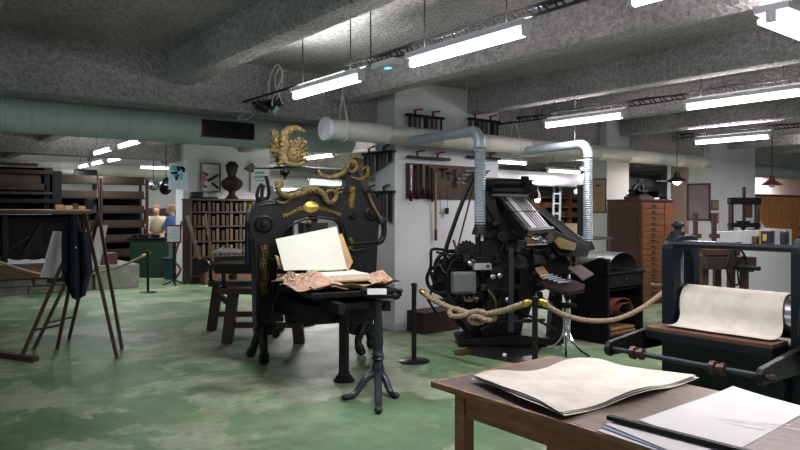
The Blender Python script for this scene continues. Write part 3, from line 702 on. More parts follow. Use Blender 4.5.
for i in range(46):
    px = rr.uniform(450, 572); lo, hi = (248, 330) if px < 478 or px > 530 else (205, 330)
    if px > 535: lo, hi = 246, 300
    if px < 492: lo = 252
    py = rr.uniform(lo, hi); Y = rr.uniform(7.5, 7.85); s = (rr.uniform(.04, .14), rr.uniform(.05, .16), rr.uniform(.03, .11))
    MB().box(LP(px, py, Y), s, rz=RC+rr.choice((0, .1, -.1)), ry=rr.choice((0, 0, .5, -.4))).build('casting', rr.choice((iron, iron2, irond)), t, bevel=.006)
for i in range(16):
    px = rr.uniform(455, 560); py = rr.uniform(250, 322)
    MB().lathe([(.03, 0), (.03, .02), (.012, .03)], LP(px, py, 7.42), -CY, 10).build('knob', rr.choice((iron2, steel, brass_dull, irond)), t)
# belt arm, thin rods up to the top
MB().tube(smoothpath([LP(446, 268), LP(445, 258), LP(446, 249), LP(450, 236), LP(460, 208), LP(470, 184), LP(476, 176)], 5), .026, 8).build('feed_arm', iron, t, smooth=True)
MB().tube(smoothpath([LP(430, 272), LP(431, 262), LP(431, 252), LP(434, 249), LP(446, 250)], 5), .018, 8).build('feed_arm', iron, t, smooth=True)
MB().tube([LP(429, 268), LP(434, 284), LP(428, 300), LP(438, 316)], .016, 8).build('belt_lever', iron, t)
MB().tube([LP(457, 250), LP(474, 184)], .010, 6).build('thin_rod', wood_dark, t)
MB().tube([LP(457, 252), LP(453.5, 240)], .014, 6).build('rod_handle', wood, t)
m = MB()
for k in range(5): m.bar(LP(464+k, 182-2*k, 7.9), LP(482+2*k, 179-2*k, 7.9), .02, .015)
m.build('bracket', irond, t)
# distributor: rollers at the top
slab('top_bracket', [(480, 200), (480, 181), (488, 178), (520, 181), (534, 184), (536, 196), (528, 198), (524, 192), (490, 190), (488, 206)], 7.95, .2, iron)
for (y, r, m_) in ((182, .045, iron), (189.5, .04, iron2), (194.5, .022, tin)):
    MB().cyl(LP(492, y+.5, 7.75), LP(528, y+1.0, 7.75), r, 16).build('roller', m_, t, smooth=True)
MB().cyl(LP(486, 178.5, 7.8), LP(534, 180.5, 7.8), .012, 8).build('top_rod', wood_pale, t)
for (x, y, r) in ((528, 186, .06), (534, 195, .05), (525, 180, .045), (490, 184, .05)):
    MB().gear(LP(x, y, 7.7), CX, r, .08, 12).build('end_gear', irond, t)
# magazine: a sloping glossy tray
def quad(a, b, c, d, th, m, name, par=t, bev=0):
    n = (b-a).cross(d-a).normalized()
    return MB().prism([a, b, c, d], n*th).build(name, m, par, bevel=bev)
A, B, C_, D_ = LP(495.5, 196.5, 7.95), LP(526, 197, 8.05), LP(552, 229, 7.45), LP(526, 231, 7.35)
mag_m = mat('polished_magazine', (0.58, 0.57, 0.62), 0.45, 0.0, 0.15, 6)
mg = quad(A, B, C_, D_, .03, mag_m, 'magazine')
U = (B-A).normalized(); V = (D_-A)
N = (B-A).cross(D_-A).normalized()
if N.dot(Vector((0, 0, EYE))-A) < 0: N = -N
m = MB()
for k in range(11):
    u = (k+.5)/11; m.bar(A.lerp(B, u)+N*.012, D_.lerp(C_, u)+N*.012, .004, .006, up=N)
m.build('channel_ribs', irond, mg)
m = MB(); m.bar(A.lerp(D_, .5).lerp(B.lerp(C_, .5), 0)+N*.02, A.lerp(D_, .5).lerp(B.lerp(C_, .5), 1)+N*.02, .012, .01, up=N); m.build('cross_rib', tin, mg)
MB().bar(A.lerp(B, .33)+N*.018, D_.lerp(C_, .34)+N*.018, .055, .006, up=N).build('highlight_strip', paper_w, mg)  # glossy highlight streak painted in as a white strip
MB().bar(A-U*.02, D_-U*.02+(D_-A)*.05, .05, .09, up=N).build('side_rail', irond, mg)
MB().bar(D_+N*.01+(D_-A)*.03, C_+N*.01+(D_-A)*.03, .045, .05, up=N).build('lower_lip', tin, mg)
# second magazine lower right with a dull yellow cover
E1, E2, E3, E4 = LP(536, 209, 7.9), LP(543, 207, 7.95), LP(590, 245, 7.65), LP(582, 250, 7.5)
quad(E1, E2, E3, E4, .05, blackm, 'lower_magazine')
Nn = (E2-E1).cross(E4-E1).normalized(); Nn = Nn if Nn.dot(Vector((0, 0, EYE))-E1) > 0 else -Nn
ym = mat('dull_yellow_tin', (0.13, 0.09, 0.025), .5, .2, .3, 8)
MB().prism([LP(554, 241, 7.35), LP(559, 237, 7.38), LP(577, 244, 7.4), LP(575, 251, 7.35), LP(560, 249, 7.33)], CY*.06).build('yellow_cover', ym, t, bevel=.01)
MB().prism([LP(541, 232, 7.42), LP(550, 228, 7.5), LP(590, 246, 7.5), LP(588, 257, 7.4), LP(560, 256, 7.4)], CY*.2).build('lower_casting', irond, t, bevel=.01)
for k in range(4):
    MB().tube(smoothpath([LP(530+5*k, 236+k, 7.36), LP(535+4*k, 239+k, 7.3), LP(541+3*k, 237+2*k, 7.36)], 4), .008, 6).build('bright_lever', steel, t, smooth=True)
# keyboard desk with keys and copy boards
kd = MB().prism([LP(535, 280, 7.5), LP(553, 276, 7.9), LP(585, 288, 7.7), LP(584, 293, 7.35), (LP(568, 296, 7.15)), LP(544, 289, 7.2)], Z*.045).build('keyboard_tray', mat('tray_wood', (.022, .012, .009), .6, spec=.2), t, bevel=.006)
m = MB()
for r_ in range(5):
    a = LP(541+4.5*r_, 281+1.5*r_, 7.28); b = LP(552+4.2*r_, 279+1.7*r_, 7.5)
    for k in range(6): m.ball(a.lerp(b, k/5)+Z*.05, (.016, .016, .012), 8, 5)
kk = m.build('keys', mat('pale_blue_keys', (.35, .42, .46), .4, 0, .2, 6), kd, smooth=True)
MB().prism([LP(535, 269, 7.4), LP(543, 267, 7.5), LP(551, 277.5, 7.45), LP(543, 280, 7.35)], Z*.012).build('copy_board', wood_pale, t)
MB().prism([LP(568, 268, 7.4), LP(581, 266, 7.6), LP(594, 275, 7.55), LP(583, 281, 7.35)], Z*.015).build('copy_board', mat('grey_brown_board', (.08, .05, .04), .6), t)
MB().tube([LP(577, 274, 7.6), LP(560, 272, 7.8)], .014, 6).build('board_arm', iron, t)
# grey control box and switch
gb = MB().box(LP(463.5, 282.5, 7.45), (.27, .12, .245), rz=RC+.15).build('control_box', grey_box_m, t, bevel=.015)
MB().box(LP(463.5, 282.5, 7.37), (.235, .02, .21), rz=RC+.15).build('box_lid', grey_box_m, gb, bevel=.006)
MB().box(LP(461, 277.5, 7.355), (.10, .006, .012), rz=RC+.15).build('name_strip', tin, gb)
sb = MB().box(LP(482, 266.5, 7.45), (.20, .10, .075), rz=RC+.1).build('switch_box', mat('pale_grey_box', (.32, .31, .33), .45), t, bevel=.008)
MB().lathe([(.018, 0), (.018, .02)], LP(488, 266, 7.39), -CY, 10).build('switch_knob', black, sb)
MB().tube(smoothpath([LP(463, 293, 7.45), LP(465, 300, 7.4), LP(471, 301, 7.4), LP(474, 295, 7.45)], 5), .014, 7).build('conduit_loop', brass_dull, t, smooth=True)
MB().tube(smoothpath([LP(488, 290, 7.45), LP(493, 296, 7.4), LP(496, 305, 7.4), LP(495, 315, 7.45)], 5), .018, 7).build('hose', brass_dull, t, smooth=True)
MB().tube(smoothpath([LP(438, 262, 7.8), LP(446, 273, 7.75), LP(452, 262, 7.75), LP(460, 257, 7.8)], 5), .012, 7).build('hose', black, t, smooth=True)
# vertical stack and reading lamp
MB().cyl(LP(478, 262, 7.75), LP(478.5, 237, 7.75), .035, 12).build('oil_column', iron, t, smooth=True)
MB().box(LP(482, 237, 7.62), (.03, .02, .09), rz=RC).build('gauge', paper_w, t)
m = MB(); m.lathe([(.012, .11), (.03, .09), (.045, .02), (.05, 0)], LP(537, 199, 7.9), Z, 14); sh = m.build('work_lamp', pipe_white, t, smooth=True)
MB().ball(LP(537.5, 199.5, 7.9), .035, 10, 8).build('bulb', bulb_em, sh, smooth=True)
MB().tube([LP(537, 190, 7.9), LP(538, 186, 7.95), LP(530, 184, 8.0)], .008, 6).build('lamp_arm', steel, t)

# ================= operator's stool on curved chrome legs
c = G(566, 350, 0)
s = thing('stool', 'small dark stool on three splayed chrome legs in front of the typesetting machine', 'stool', c, RC)
MB().lathe([(.11, 0), (.125, .015), (.125, .035), (.09, .04)], c+Z*.50, Z, 20).build('seat', blackm, s, smooth=True)
for (px, py) in ((547, 347.5), (590, 357), (566, 358)):
    f = G(px, py, .012); d = f-c; d.z = 0
    MB().tube(smoothpath([c+Z*.5+d*.08, c+Z*.32+d*.09, c+Z*.16+d*.22, c+Z*.05+d*.6, c+Z*.014+d], 6), .013, 8).build('leg', chrome, s, smooth=True)
MB().cyl(c+Z*.3, c+Z*.5, .02, 10).build('post', iron, s)
# greasy mat, wood scrap and a crumpled ball of paper on the floor below the machine
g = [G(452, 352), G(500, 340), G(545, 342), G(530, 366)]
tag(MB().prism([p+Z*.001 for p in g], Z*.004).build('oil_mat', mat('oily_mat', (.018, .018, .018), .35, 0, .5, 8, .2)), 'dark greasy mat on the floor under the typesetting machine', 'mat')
tag(MB().ball(G(504.5, 355, .03)+Z*0, (.028, .024, .024), 8, 6).build('paper_ball', paper_w), 'tiny white ball of paper on the greasy mat', 'paper')
tag(MB().box(G(463, 353, .01)+Z*.0, (.22, .09, .045), rz=.3).build('wood_offcut', wood), 'small brown wood offcut lying on the floor beside the typesetting machine', 'wood block')
# low dark box behind left of the machine
tag(MB().box(G(415, 330, 0)+Z*.14+CX*.25, (.65, .35, .28), rz=0).build('tool_chest', wood_dark, bevel=.01), 'low dark chest on the floor against the white tool wall', 'chest')
# ================= small dark stand with curved metal sheet, leather and boards
x0, x1, y0, y1 = 6.86, 7.62, 4.70, 5.25
t = thing('open_cabinet', 'small black open cabinet holding leather and boards, beside the rope', 'cabinet', ((x0+x1)/2, (y0+y1)/2, 0))
MB().bx(x0, x0+.035, y0, y1, 0, .86).build('side_panel', blackm, t, bevel=.004)
MB().bx(x1-.035, x1, y0, y1, 0, .86).build('side_panel', blackm, t, bevel=.004)
MB().bx(x0+.035, x1-.035, y1-.02, y1, .04, .84).build('back_panel', blackm, t)
for z in (.06, .34, .64): MB().bx(x0+.035, x1-.035, y0+.02, y1-.02, z, z+.02).build('shelf', blackm, t)
MB().bx(x0-.02, x1+.02, y0-.02, y1+.02, .84, .87).build('top', irond, t, bevel=.005)
dr = MB().bx(x0+.04, x1-.04, y0-.005, y0+.02, .68, .83).build('drawer', irond, t, bevel=.006)
MB().lathe([(.02, 0), (.025, .02), (.01, .03)], ((x0+x1)/2-.02, y0-.005, .76), (0, -1, 0), 12).build('knob', iron2, dr)
MB().prism([(x0-.03, y0-.02, .87), (x0-.03, y0-.02, 1.03), (x0-.03, y0+.10, 1.05), (x0-.03, y1, .87)], (.06, 0, 0)).build('side_lip', irond, t, bevel=.006)
R_ = .25; cx = (x0+x1)/2-.02
m = MB().sheet(lambda u, v: (cx+.30*math.cos(PI*(1-u)), y0+.02+.48*v, .880+.22*math.sin(PI*u)**.8), 20, 2, .006, (0, 0, -1))
tag(m.build('curved_metal_sheet', tin, smooth=True), 'curved grey metal sheet arched on top of the small black cabinet', 'metal sheet')
for k, (r, zc, lab) in enumerate(((.17, .373, 'outer brown leather sheet curled inside the small black cabinet'), (.11, .373, 'inner brown leather sheet rolled inside the small black cabinet'))):
    m = MB().sheet(lambda u, v: (cx-.02+.06*k+r*1.35*math.cos(PI*(1-u)), y0+.0+.44*v+.02*math.sin(9*u), zc+r*math.sin(PI*u)*(.95+.1*math.sin(5*u+2*v))), 18, 4, .008)
    tag(m.build('leather_sheet', leather, smooth=True), lab, 'leather')
for k in range(4):
    tag(MB().box((cx+.02*(k % 2), y0+.25, .093+.024*k), (.56-.03*k, .42, .02), rz=.04*(k % 3-1)).build('wooden_board', wood_pale if k in (1, 3) else wood),
        ['lowest', 'second', 'third', 'topmost'][k]+' of the boards stacked at the bottom of the small black cabinet', 'board', 'boards in the small black cabinet')

# ================= etching press at the right
UX0, UX1, YL, YR = 4.74, 5.14, 2.72, 1.80
t = thing('etching_press', 'big navy blue roller press with vellum draped over its cylinder', 'printing press', (4.9, 2.25, 0))
def side(y):
    s_ = .05; pts = [(UX0, .15)] + [(UX0, 1.30)] + [(p.x, p.z) for p in arc((UX0+.1, 0, 1.32), .1, PI, PI/2, 5)] + [(p.x, p.z) for p in arc((UX1-.1, 0, 1.32), .1, PI/2, 0, 5)] + [(UX1, .15)]
    inner = [(UX1-.10, .15), (UX1-.10, 1.2), (UX1-.16, 1.3), (UX0+.16, 1.3), (UX0+.10, 1.2), (UX0+.10, .15)]
    m = MB().prism([(a, y-s_, b) for a, b in pts+inner], (0, 2*s_, 0))
    fr = m.build('side_frame', navy, t, bevel=.012)
    MB().bx(UX0-.06, UX1+.06, y-.07, y+.07, 0, .17).build('foot', navy, fr, bevel=.02)
    MB().bx(UX0+.10, UX1-.10, y-.03, y+.03, .30, .74).build('lower_web', navy, fr)
    MB().box(((UX0+UX1)/2, y, .93), (.18, .09, .2)).build('bearing_block', iron2, fr, bevel=.01)
    m = MB().cyl(((UX0+UX1)/2, y, 1.0), ((UX0+UX1)/2, y, 1.3), .022, 12)
    m.build('pressure_screw', steel, fr, smooth=True)
    m = MB().lathe([(.03, 0), (.055, .01), (.055, .04), (.03, .05), (.03, .07), (.05, .08), (.05, .10), (.02, .12)], ((UX0+UX1)/2-.05, y, 1.41), Z, 16)
    m.build('screw_head', iron2, fr, smooth=True)
side(YL); side(YR)
MB().cyl((UX0+.03, YL, 1.355), (UX0+.03, YR, 1.355), .026, 12).build('cross_rod', navy, t, smooth=True)
MB().bx(UX0+.045, UX0+.22, YR+.05, YL-.05, 1.36, 1.372).build('top_shelf', wood, t)
RCX, RZ, RR = 4.94, .875, .15
MB().cyl((RCX, YR+.06, RZ), (RCX, YL-.06, RZ), RR, 40).build('roller', steel, t, smooth=True)
MB().cyl((RCX, YR+.06, .42), (RCX, YL-.06, .42), .27, 40).build('lower_drum', navy, t, smooth=True)
MB().bx(4.50, 4.74, YR+.06, YL-.02+.06, .715, .745).build('ledge', wood, t, bevel=.004)
MB().bx(4.50, 4.74, YR+.06, YL-.02+.06, .66, .713).build('ledge_beam', navy, t, bevel=.004)
MB().prism([(4.55, YR+.05, .66), (4.74, YR+.05, .66), (4.74, YR+.05, .28)], (0, YL-YR-.1, 0)).build('apron', navy, t)
for y in (2.80, 1.76):
    m = MB().prism([(4.80, y-.02, .74), (4.80, y-.02, .56), (4.12, y-.02, .575)] + [(p.x, p.y, p.z) for p in arc((4.12, y-.02, .62), .055, -PI/2, -PI*1.5, 8)], (0, .04, 0))
    m.build('side_arm', iron, t, bevel=.008)
MB().cyl((4.12, 1.70, .62), (4.12, 2.84, .62), .018, 12).build('front_rod', slate, t, smooth=True)
for y in (2.58, 2.02):
    m = MB(); m.lathe([(.022, 0), (.04, .01), (.04, .035), (.03, .04), (.03, .06), (.046, .07), (.046, .10), (.026, .11)], (4.12, y-.05, .62), (0, 1, 0), 12)
    m.build('collar', mat('bronze_collar', (.06, .035, .03), .35, .7, .3, 20), t, smooth=False)
MB().lathe([(.024, 0), (.024, .03), (.012, .04)], (4.12, 1.72, .62), (0, -1, 0), 6).build('end_nut', mat('bronze_collar', (0, 0, 0)), t)
m = MB().lathe([(.36, 0), (.38, .01), (.38, .05), (.36, .06), (.30, .055), (.28, .035), (.08, .035), (.07, .08), (.01, .08)], (4.94, 1.74, .86), (0, -1, 0), 40)
m.build('drive_wheel', irond, t, smooth=True)
prof = [(5.02, RZ+.13), (4.98, RZ+.153), (4.93, RZ+.158), (4.87, RZ+.148), (4.82, RZ+.115), (4.787, RZ+.06), (4.775, RZ), (4.765, RZ-.05), (4.74, RZ-.09), (4.70, RZ-.113), (4.64, RZ-.120), (4.58, RZ-.118)]
pp = smoothpath([(a, 0, b) for a, b in prof], 4)
def vel(u, v):
    p = pp[min(len(pp)-1, int(round(u*(len(pp)-1))))]
    return (p.x+.004*math.sin(9*v), YR+.11+(YL-YR-.19)*v + .012*math.sin(6*u), p.z+.004*math.sin(7*v+1)*(1-u)*0+.002)
tag(MB().sheet(vel, len(pp)-1, 14, .003, (0, 0, 1)).build('vellum_sheet', vellum, smooth=True), 'large cream vellum sheet draped over the roller of the navy press', 'vellum sheet')
# things on its top shelf
def ontop(px, z=1.374): return hit(px, 245, (UX0+.10, 0, 0), (1, 0, 0)).y
sx = UX0+.13
for k, (a, b, lab) in enumerate(((684, 700, 'leftmost thin metal plate lying on the top shelf of the navy press'), (700, 720, 'middle thin metal plate lying on the top shelf of the navy press'), (716, 736, 'rightmost thin dark plate on the top shelf of the navy press'))):
    ya, yb = ontop(a), ontop(b)
    tag(MB().bx(sx-.07, sx+.07, min(ya, yb)+.004, max(ya, yb)-.004, 1.374, 1.381).build('metal_plate', (tin, steel, irond)[k], bevel=.001), lab, 'metal plate', 'plates on the press shelf')
def tinbox(a, b, h, m_, nm, lab, cat, d=.06):
    ya, yb = ontop(a), ontop(b); o = MB().bx(sx-d/2, sx+d/2, min(ya, yb), max(ya, yb), 1.374, 1.374+h)
    return ya, yb, o
ya, yb, o = tinbox(751, 757, .06, wood, '', '', ''); tag(o.build('wood_block', wood_red, bevel=.01), 'small brown wooden block next to the black and gold tin', 'wood block')
ya, yb, o = tinbox(759, 771, .095, black, '', '', '')
tb = thing('ink_tin', 'small square black and gold tin standing on top of the navy press', 'tin', (sx, (ya+yb)/2, 1.374))
o.build('box', black, tb, bevel=.004); x_ = sx-.03
MB().bx(x_-.002, x_, min(ya, yb)+.028, max(ya, yb)-.025, 1.40, 1.445).build('gold_emblem', brass, tb, bevel=.008)
MB().bx(x_-.002, x_, max(ya, yb)-.014, max(ya, yb)-.002, 1.376, 1.467).build('gold_stripe', gold, tb)
ya, yb, o = tinbox(779.5, 786, .098, black, '', '', '', .07); tag(o.build('dark_box', slate, bevel=.012), 'narrow dark box standing at the right end of the navy press shelf', 'box')

# ================= foreground table
TX0, TX1, TY0, TY1 = 2.17, 3.13, -.6, 2.52
t = thing('wooden_table', 'brown wooden work table in the foreground with papers spread on it', 'table', ((TX0+TX1)/2, (TY0+TY1)/2, 0))
MB().bx(TX0+.02, TX1, TY0, TY1-.02, .72, .75).build('table_top', wood_top, t, bevel=.003)
MB().bx(TX0, TX0+.02, TY0, TY1, .718, .75).build('edge_strip', wood_edge, t, bevel=.004)
MB().bx(TX0+.02, TX1, TY1-.02, TY1, .718, .75).build('edge_strip', wood_edge, t, bevel=.004)
for (a, b) in ((TX0+.09, TY1-.15), (TX1-.16, TY1-.15), (TX0+.09, TY0+.08), (TX1-.16, TY0+.08)):
    MB().bx(a, a+.07, b, b+.07, 0, .718).build('leg', wood_tbl, t, bevel=.004)
MB().bx(TX0+.10, TX0+.125, TY0+.15, TY1-.15, .585, .718).build('apron', wood_tbl, t)
MB().bx(TX1-.125, TX1-.10, TY0+.15, TY1-.15, .585, .718).build('apron', wood_tbl, t)
MB().bx(TX0+.16, TX1-.16, TY1-.13, TY1-.105, .585, .718).build('apron', wood_tbl, t)
# cream parchments
A, B, C_, D_ = G(472, 381, .76), G(596, 361.5, .76), G(696, 379.5, .76), G(562, 418, .76)
for k in range(3):
    def fn(u, v, k=k):
        p = A.lerp(B, u).lerp(D_.lerp(C_, u), v)
        e_ = .05*math.sin(u*7+1.2+k*.15)*(abs(v-.5)*2)**2*.5 + .02*math.sin(v*9+k*.2)*(abs(u-.5)*2)**3
        d = ((p-(A+C_)/2)*(.035*(2-k)/2 if k < 2 else 0)); d.z = 0
        sx_ = CX*(.012*math.sin(v*8+k))+CY*(.012*math.sin(u*9+k*.5))
        z = .752+.0065*k + .014*(1+math.sin(u*9.5+v*3.0+.12*k))*(max(abs(u-.5), abs(v-.5))*2)**3 + .003*noise.noise(Vector((u*5, v*5, 0)))
        return Vector((p.x, p.y, z+.004)) + sx_ + d*.5*(-1 if k == 1 else 1)*.6
    tag(MB().sheet(fn, 36, 26, .0022).build('parchment', [vellum, sheet_w, vellum][k], smooth=True), ['lowest wavy cream parchment of the stack on the table', 'middle parchment of the wavy stack, only its edge showing', 'topmost wavy cream parchment lying on the foreground table'][k], 'parchment', 'wavy parchments on the table')
# white drawing sheets under a dark bar
A, B = G(639, 419, .756), G(733, 387, .756)
Cc = G(812, 408, .756); Dd = A + (Cc-B)*1.1
def fs(u, v):
    p = A.lerp(B, u).lerp(Dd.lerp(Cc, u), v); p.z = .7525 + .01*u**4*(1-v)**3 + .001*math.sin(u*5+v*3) + .0
    return p
dm = bpy.data.materials.new('drawing_paper'); dm.use_nodes = True
ww = thing('drawing_sheet', 'large white sheet with faint pencil marks at the right of the table', 'paper', A)
MB().sheet(fs, 16, 16, .0015).build('sheet', sheet_w, ww, smooth=True)
for (a, b) in (((715, 417), (800, 430)), ((735, 419), (790, 425)), ((722, 421), (765, 429))):
    p, q = G(*a, .7575), G(*b, .7575); MB().prism([p, p+Vector((.004, .0, 0)), q+Vector((.008, 0, 0)), q], Z*.0004).build('pencil_mark', mat('pencil_grey', (.5, .5, .52), .8), ww)
for k in range(3):
    a, b = G(597+4*k, 431-k*2.2, .752), G(622+3*k, 423-k, .752)
    c, d = G(720+4*k, 452, .752), G(690, 462, .752)
    tag(MB().prism([a+Z*(.004*k-.001), b+Z*(.004*k-.001), c+Z*(.004*k-.001), d+Z*(.004*k-.001)], Z*.0035).build('paper_pad', sheet_w if k != 1 else mat('blue_grey_cover', (.14, .17, .24), .6)),
        ['lowest white pad at the near edge of the table', 'thin blue-grey cover between the two white pads at the near edge', 'upper white pad lying beside the dark metal bar'][k], 'paper pad', 'pads at the table edge')
p, q = G(608, 417, .775), G(757, 455, .775); d = (q-p).normalized()
m = MB().bar(p+d*0, p+d*1.15, .028, .018)
tag(m.build('metal_bar', irond, bevel=.002), 'long dark metal bar resting over the papers at the table edge', 'bar')
# ================= rope barrier posts and ropes
def stanchion(c, lab, h=.84):
    t = thing('barrier_post', lab, 'barrier post', c, 0, 'black rope barrier posts')
    MB().lathe([(.165, 0), (.168, .006), (.16, .014), (.05, .024), (.03, .03)], c, Z, 28).build('base', iron, t, smooth=True)
    MB().lathe([(.026, .02), (.026, h-.03), (.032, h-.028), (.032, h-.005), (.022, h)], c, Z, 14).build('pole', iron, t, smooth=True)
    m = MB().tube(arc(Vector(c)+Z*(h-.06)+CX*.045, .018, 0, 2*PI, 10, CX, Z), .005, 5)
    m.build('hook_ring', brass, t); return t
S1 = G(414, 361.5); S2 = C2W((535-400)/FOC*5.95, 5.95); S3 = G(148, 292.5); S4 = C2W((683-400)/FOC*6.6, 6.6); S5 = G(303, 325)
stanchion(S1, 'black barrier post on round base in front of the white pier')
stanchion(S2, 'black barrier post just behind the foreground table')
stanchion(S3, 'black barrier post in the far left aisle near the framed sign')
stanchion(S4, 'black barrier post hidden behind the left upright of the navy press')
stanchion(S5, 'black barrier post standing behind the hand press, only base showing', .78)
def rope(name, lab, pts, r, knot=None):
    P = [Vector(p) for p in pts]
    t = thing(name, lab, 'rope', P[0], 0)
    MB().tube(smoothpath(P, 16), r, 12, lobes=3, twist=38, amp=.5).build('strand', rope_m, t, smooth=True)
    for a, b in ((P[0], P[1]), (P[-1], P[-2])):
        d = (b-a).normalized(); MB().tube([a-d*.03, a, a+d*.05, a+d*.07], [.008, r*1.15, r*1.3, r*1.05], 12).build('brass_end', brass, t, smooth=True)
    return t
Ya, Yb = 7.05, 6.0
def RP(px, py, f): return W(px, py, Ya+(Yb-Ya)*f)
r1 = rope('knotted_rope', 'thick hemp rope with a large knot hanging before the typesetting machine',
     [RP(421, 291, 0), RP(432, 299, .12), RP(446, 306, .25), RP(462, 311.5, .4), RP(480, 314.5, .52), RP(500, 311.5, .7), RP(515, 307, .85), RP(529, 302, .98)], .026)
k = smoothpath([RP(466, 312, .4), RP(456, 308.5, .34)+F*.03, RP(450, 310, .33)+F*.03, RP(451, 315, .36)+F*.05, RP(461, 315, .42)+F*.05, RP(473, 311, .45)+F*.05, RP(482, 311, .5)+F*.06, RP(486, 317, .52)+F*.04,
                RP(480, 322, .5)+F*.02, RP(472, 322, .45)+F*.02, RP(469, 317, .42)+F*.06, RP(476, 315, .46)+F*.08, RP(487, 319, .55)+F*.06, RP(494, 317, .58)+F*.03, RP(491, 312, .6)+F*.02], 8)
MB().tube(k, .023, 12, lobes=3, twist=38, amp=.5).build('knot', rope_m, r1, smooth=True)
Yc = 6.6
def RQ(px, py, f): return W(px, py, 5.95+(Yc-5.95)*f)
rope('barrier_rope', 'hemp rope sagging from the front barrier post toward the navy press', [RQ(541, 301, 0), RQ(556, 311, .1), RQ(574, 318, .25), RQ(597, 321, .42), RQ(620, 318, .6), RQ(645, 306, .8), RQ(672, 285, 1)], .021)
rope('barrier_rope', 'short hemp rope stretched back toward the drawer cabinet, past the small black cabinet', [W(680, 284, 6.7), W(668, 285, 7.6), W(656, 285, 8.9), W(652, 284, 9.6)], .017)
rope('thin_rope', 'thin pale rope stretched from the far left barrier post past the easels', [Wy(145, 255, 13.45), Wy(126, 264, 13.7), Wy(105, 271, 13.9), Wy(85, 275, 14.0), Wy(62, 276, 14.1), Wy(40, 274, 14.15), Wy(20, 269, 14.2), Wy(0, 262, 14.25), Wy(-20, 254, 14.3)], .022)

# ================= wall racks of metal strips with clamps
def rack(lab, origin, ax, out, L, n, lens, handles=True, grp='clamped racks of strips on the white pier', hc=red):
    o = Vector(origin); ax = Vector(ax); out = Vector(out)
    t = thing('hanging_rack', lab, 'rack', o, 0, grp)
    MB().bar(o+out*.06, o+out*.06+ax*L, .05, .035).build('rail', irond, t, bevel=.004)
    for f in (.04, .96): MB().bar(o+ax*L*f, o+ax*L*f+out*.06, .03, .02).build('bracket', irond, t)
    if handles:
        for f in (.22, .70):
            c = o+ax*L*f+out*.06
            MB().bar(c+Z*.01, c+Z*.07, .02, .02).build('clamp', iron2, t)
            MB().tube([c+Z*.065-ax*.02, c+Z*.085+ax*.05, c+Z*.10+ax*.13], [.014, .012, .014], 8).build('clamp_handle', hc, t, smooth=True)
    ms = (iron2, tin, irond, wood_dark, mat('dull_pale_strip', (.34, .32, .33), .35, .5), tin, wood_red)
    for i in range(n):
        f = (i+.5)/n; ln = lens(f); c = o+ax*L*(.05+.9*f)+out*(.06)
        if ln > .01: MB().box(c-Z*(.02+ln/2), (abs(ax.x)*L*.9/n+.006+abs(ax.y)*.0, abs(ax.y)*L*.9/n+.006, ln)).build('metal_strip', ms[(i*5+n) % 7], t)
    return t
yw = 7.05
def wall_rack(px0, px1, py, lab, n, lens, **k):
    a, b = Wy(px0, py, yw), Wy(px1, py, yw); a.y = yw
    return rack(lab, a, (1, 0, 0), (0, -1, 0), b.x-a.x, n, lens, **k)
wall_rack(404, 441, 115, 'upper left rack of hanging strips above the white duct', 14, lambda f: .27-.05*f+.02*math.sin(f*40))
wall_rack(465, 497, 119, 'upper right rack of hanging strips above the white duct', 13, lambda f: .30+.02*math.sin(f*30))
wall_rack(405, 447, 157, 'rack rail with red handles just above the hanging tool board', 0, lambda f: 0)
wall_rack(465, 497, 157, 'rack rail with red handles partly behind the silver hose', 0, lambda f: 0)
xp = 5.44
def side_rack(pyc, lab, lens):
    a, b = Wx(366, pyc, xp), Wx(397, pyc, xp)
    return rack(lab, (xp, a.y+.0, a.z), (0, -1, 0), (-1, 0, 0), abs(a.y-b.y), 16, lens, hc=black)
side_rack(155, 'upper rack of dark strips on the left side of the pier', lambda f: .34-.24*f)
side_rack(193, 'lower rack of dark strips on the left side of the pier', lambda f: .14+.26*f)
# tool board and tools
a, b = Wy(405.5, 163, yw), Wy(476, 198, yw)
t = thing('tool_board', 'brown wooden board on the white pier hung with hand tools', 'board', (a.x, yw, b.z))
MB().bx(a.x, b.x, yw-.032, yw-.002, Wy(405, 198.5, yw).z, a.z).build('panel', wood_red, t, bevel=.004)
yt = yw-.045
def T(px, py, d=0): return Wy(px, py, yt-d-.006)
for k, (px, y0, y1, lab) in enumerate(((410.5, 165, 199, 'leftmost long-handled wooden tool hanging on the tool board'), (417, 165, 197, 'second long wooden tool from the left on the tool board'), (423, 164, 196, 'third long dark tool from the left on the tool board'), (429, 166, 197, 'fourth long dark tool from the left on the tool board'), (432, 168, 199.5, 'fifth long tool, hanging just left of the broom handle'))):
    t = thing('hanging_tool', lab, 'tool', T(px, y1), 0, 'long tools on the tool board')
    MB().tube([T(px, y0, .01), T(px+.3, y0+8, .012), T(px+.2, y1-7, .012)], [.022, .018, .016], 8).build('blade', (steel, wood_dark, tin, wood_red, iron2)[k], t, smooth=True)
    MB().tube([T(px+.2, y1-8, .015), T(px+.3, y1-3, .018), T(px+.4, y1+2, .012)], [.014, .026, .016], 8).build('handle', irond, t, smooth=True)
for (px, y0, y1, w_, lab) in ((443, 169, 178, 4, 'larger hammer hanging at the top middle of the tool board'), (449, 173, 181, 2.5, 'smaller hammer hanging right of the larger one')):
    t = thing('hanging_hammer', lab, 'hammer', T(px, y1), 0, 'hammers on the tool board')
    MB().tube([T(px, y0), T(px+.3, y1)], .009, 8).build('handle', wood_dark, t)
    MB().tube([T(px-w_, y0+.5), T(px-1, y0), T(px+w_, y0)], [.008, .018, .016], 8).build('head', irond, t)
t = thing('hanging_tongs', 'dark tall tongs hanging beside the wrenches on the tool board', 'tool', T(455, 187))
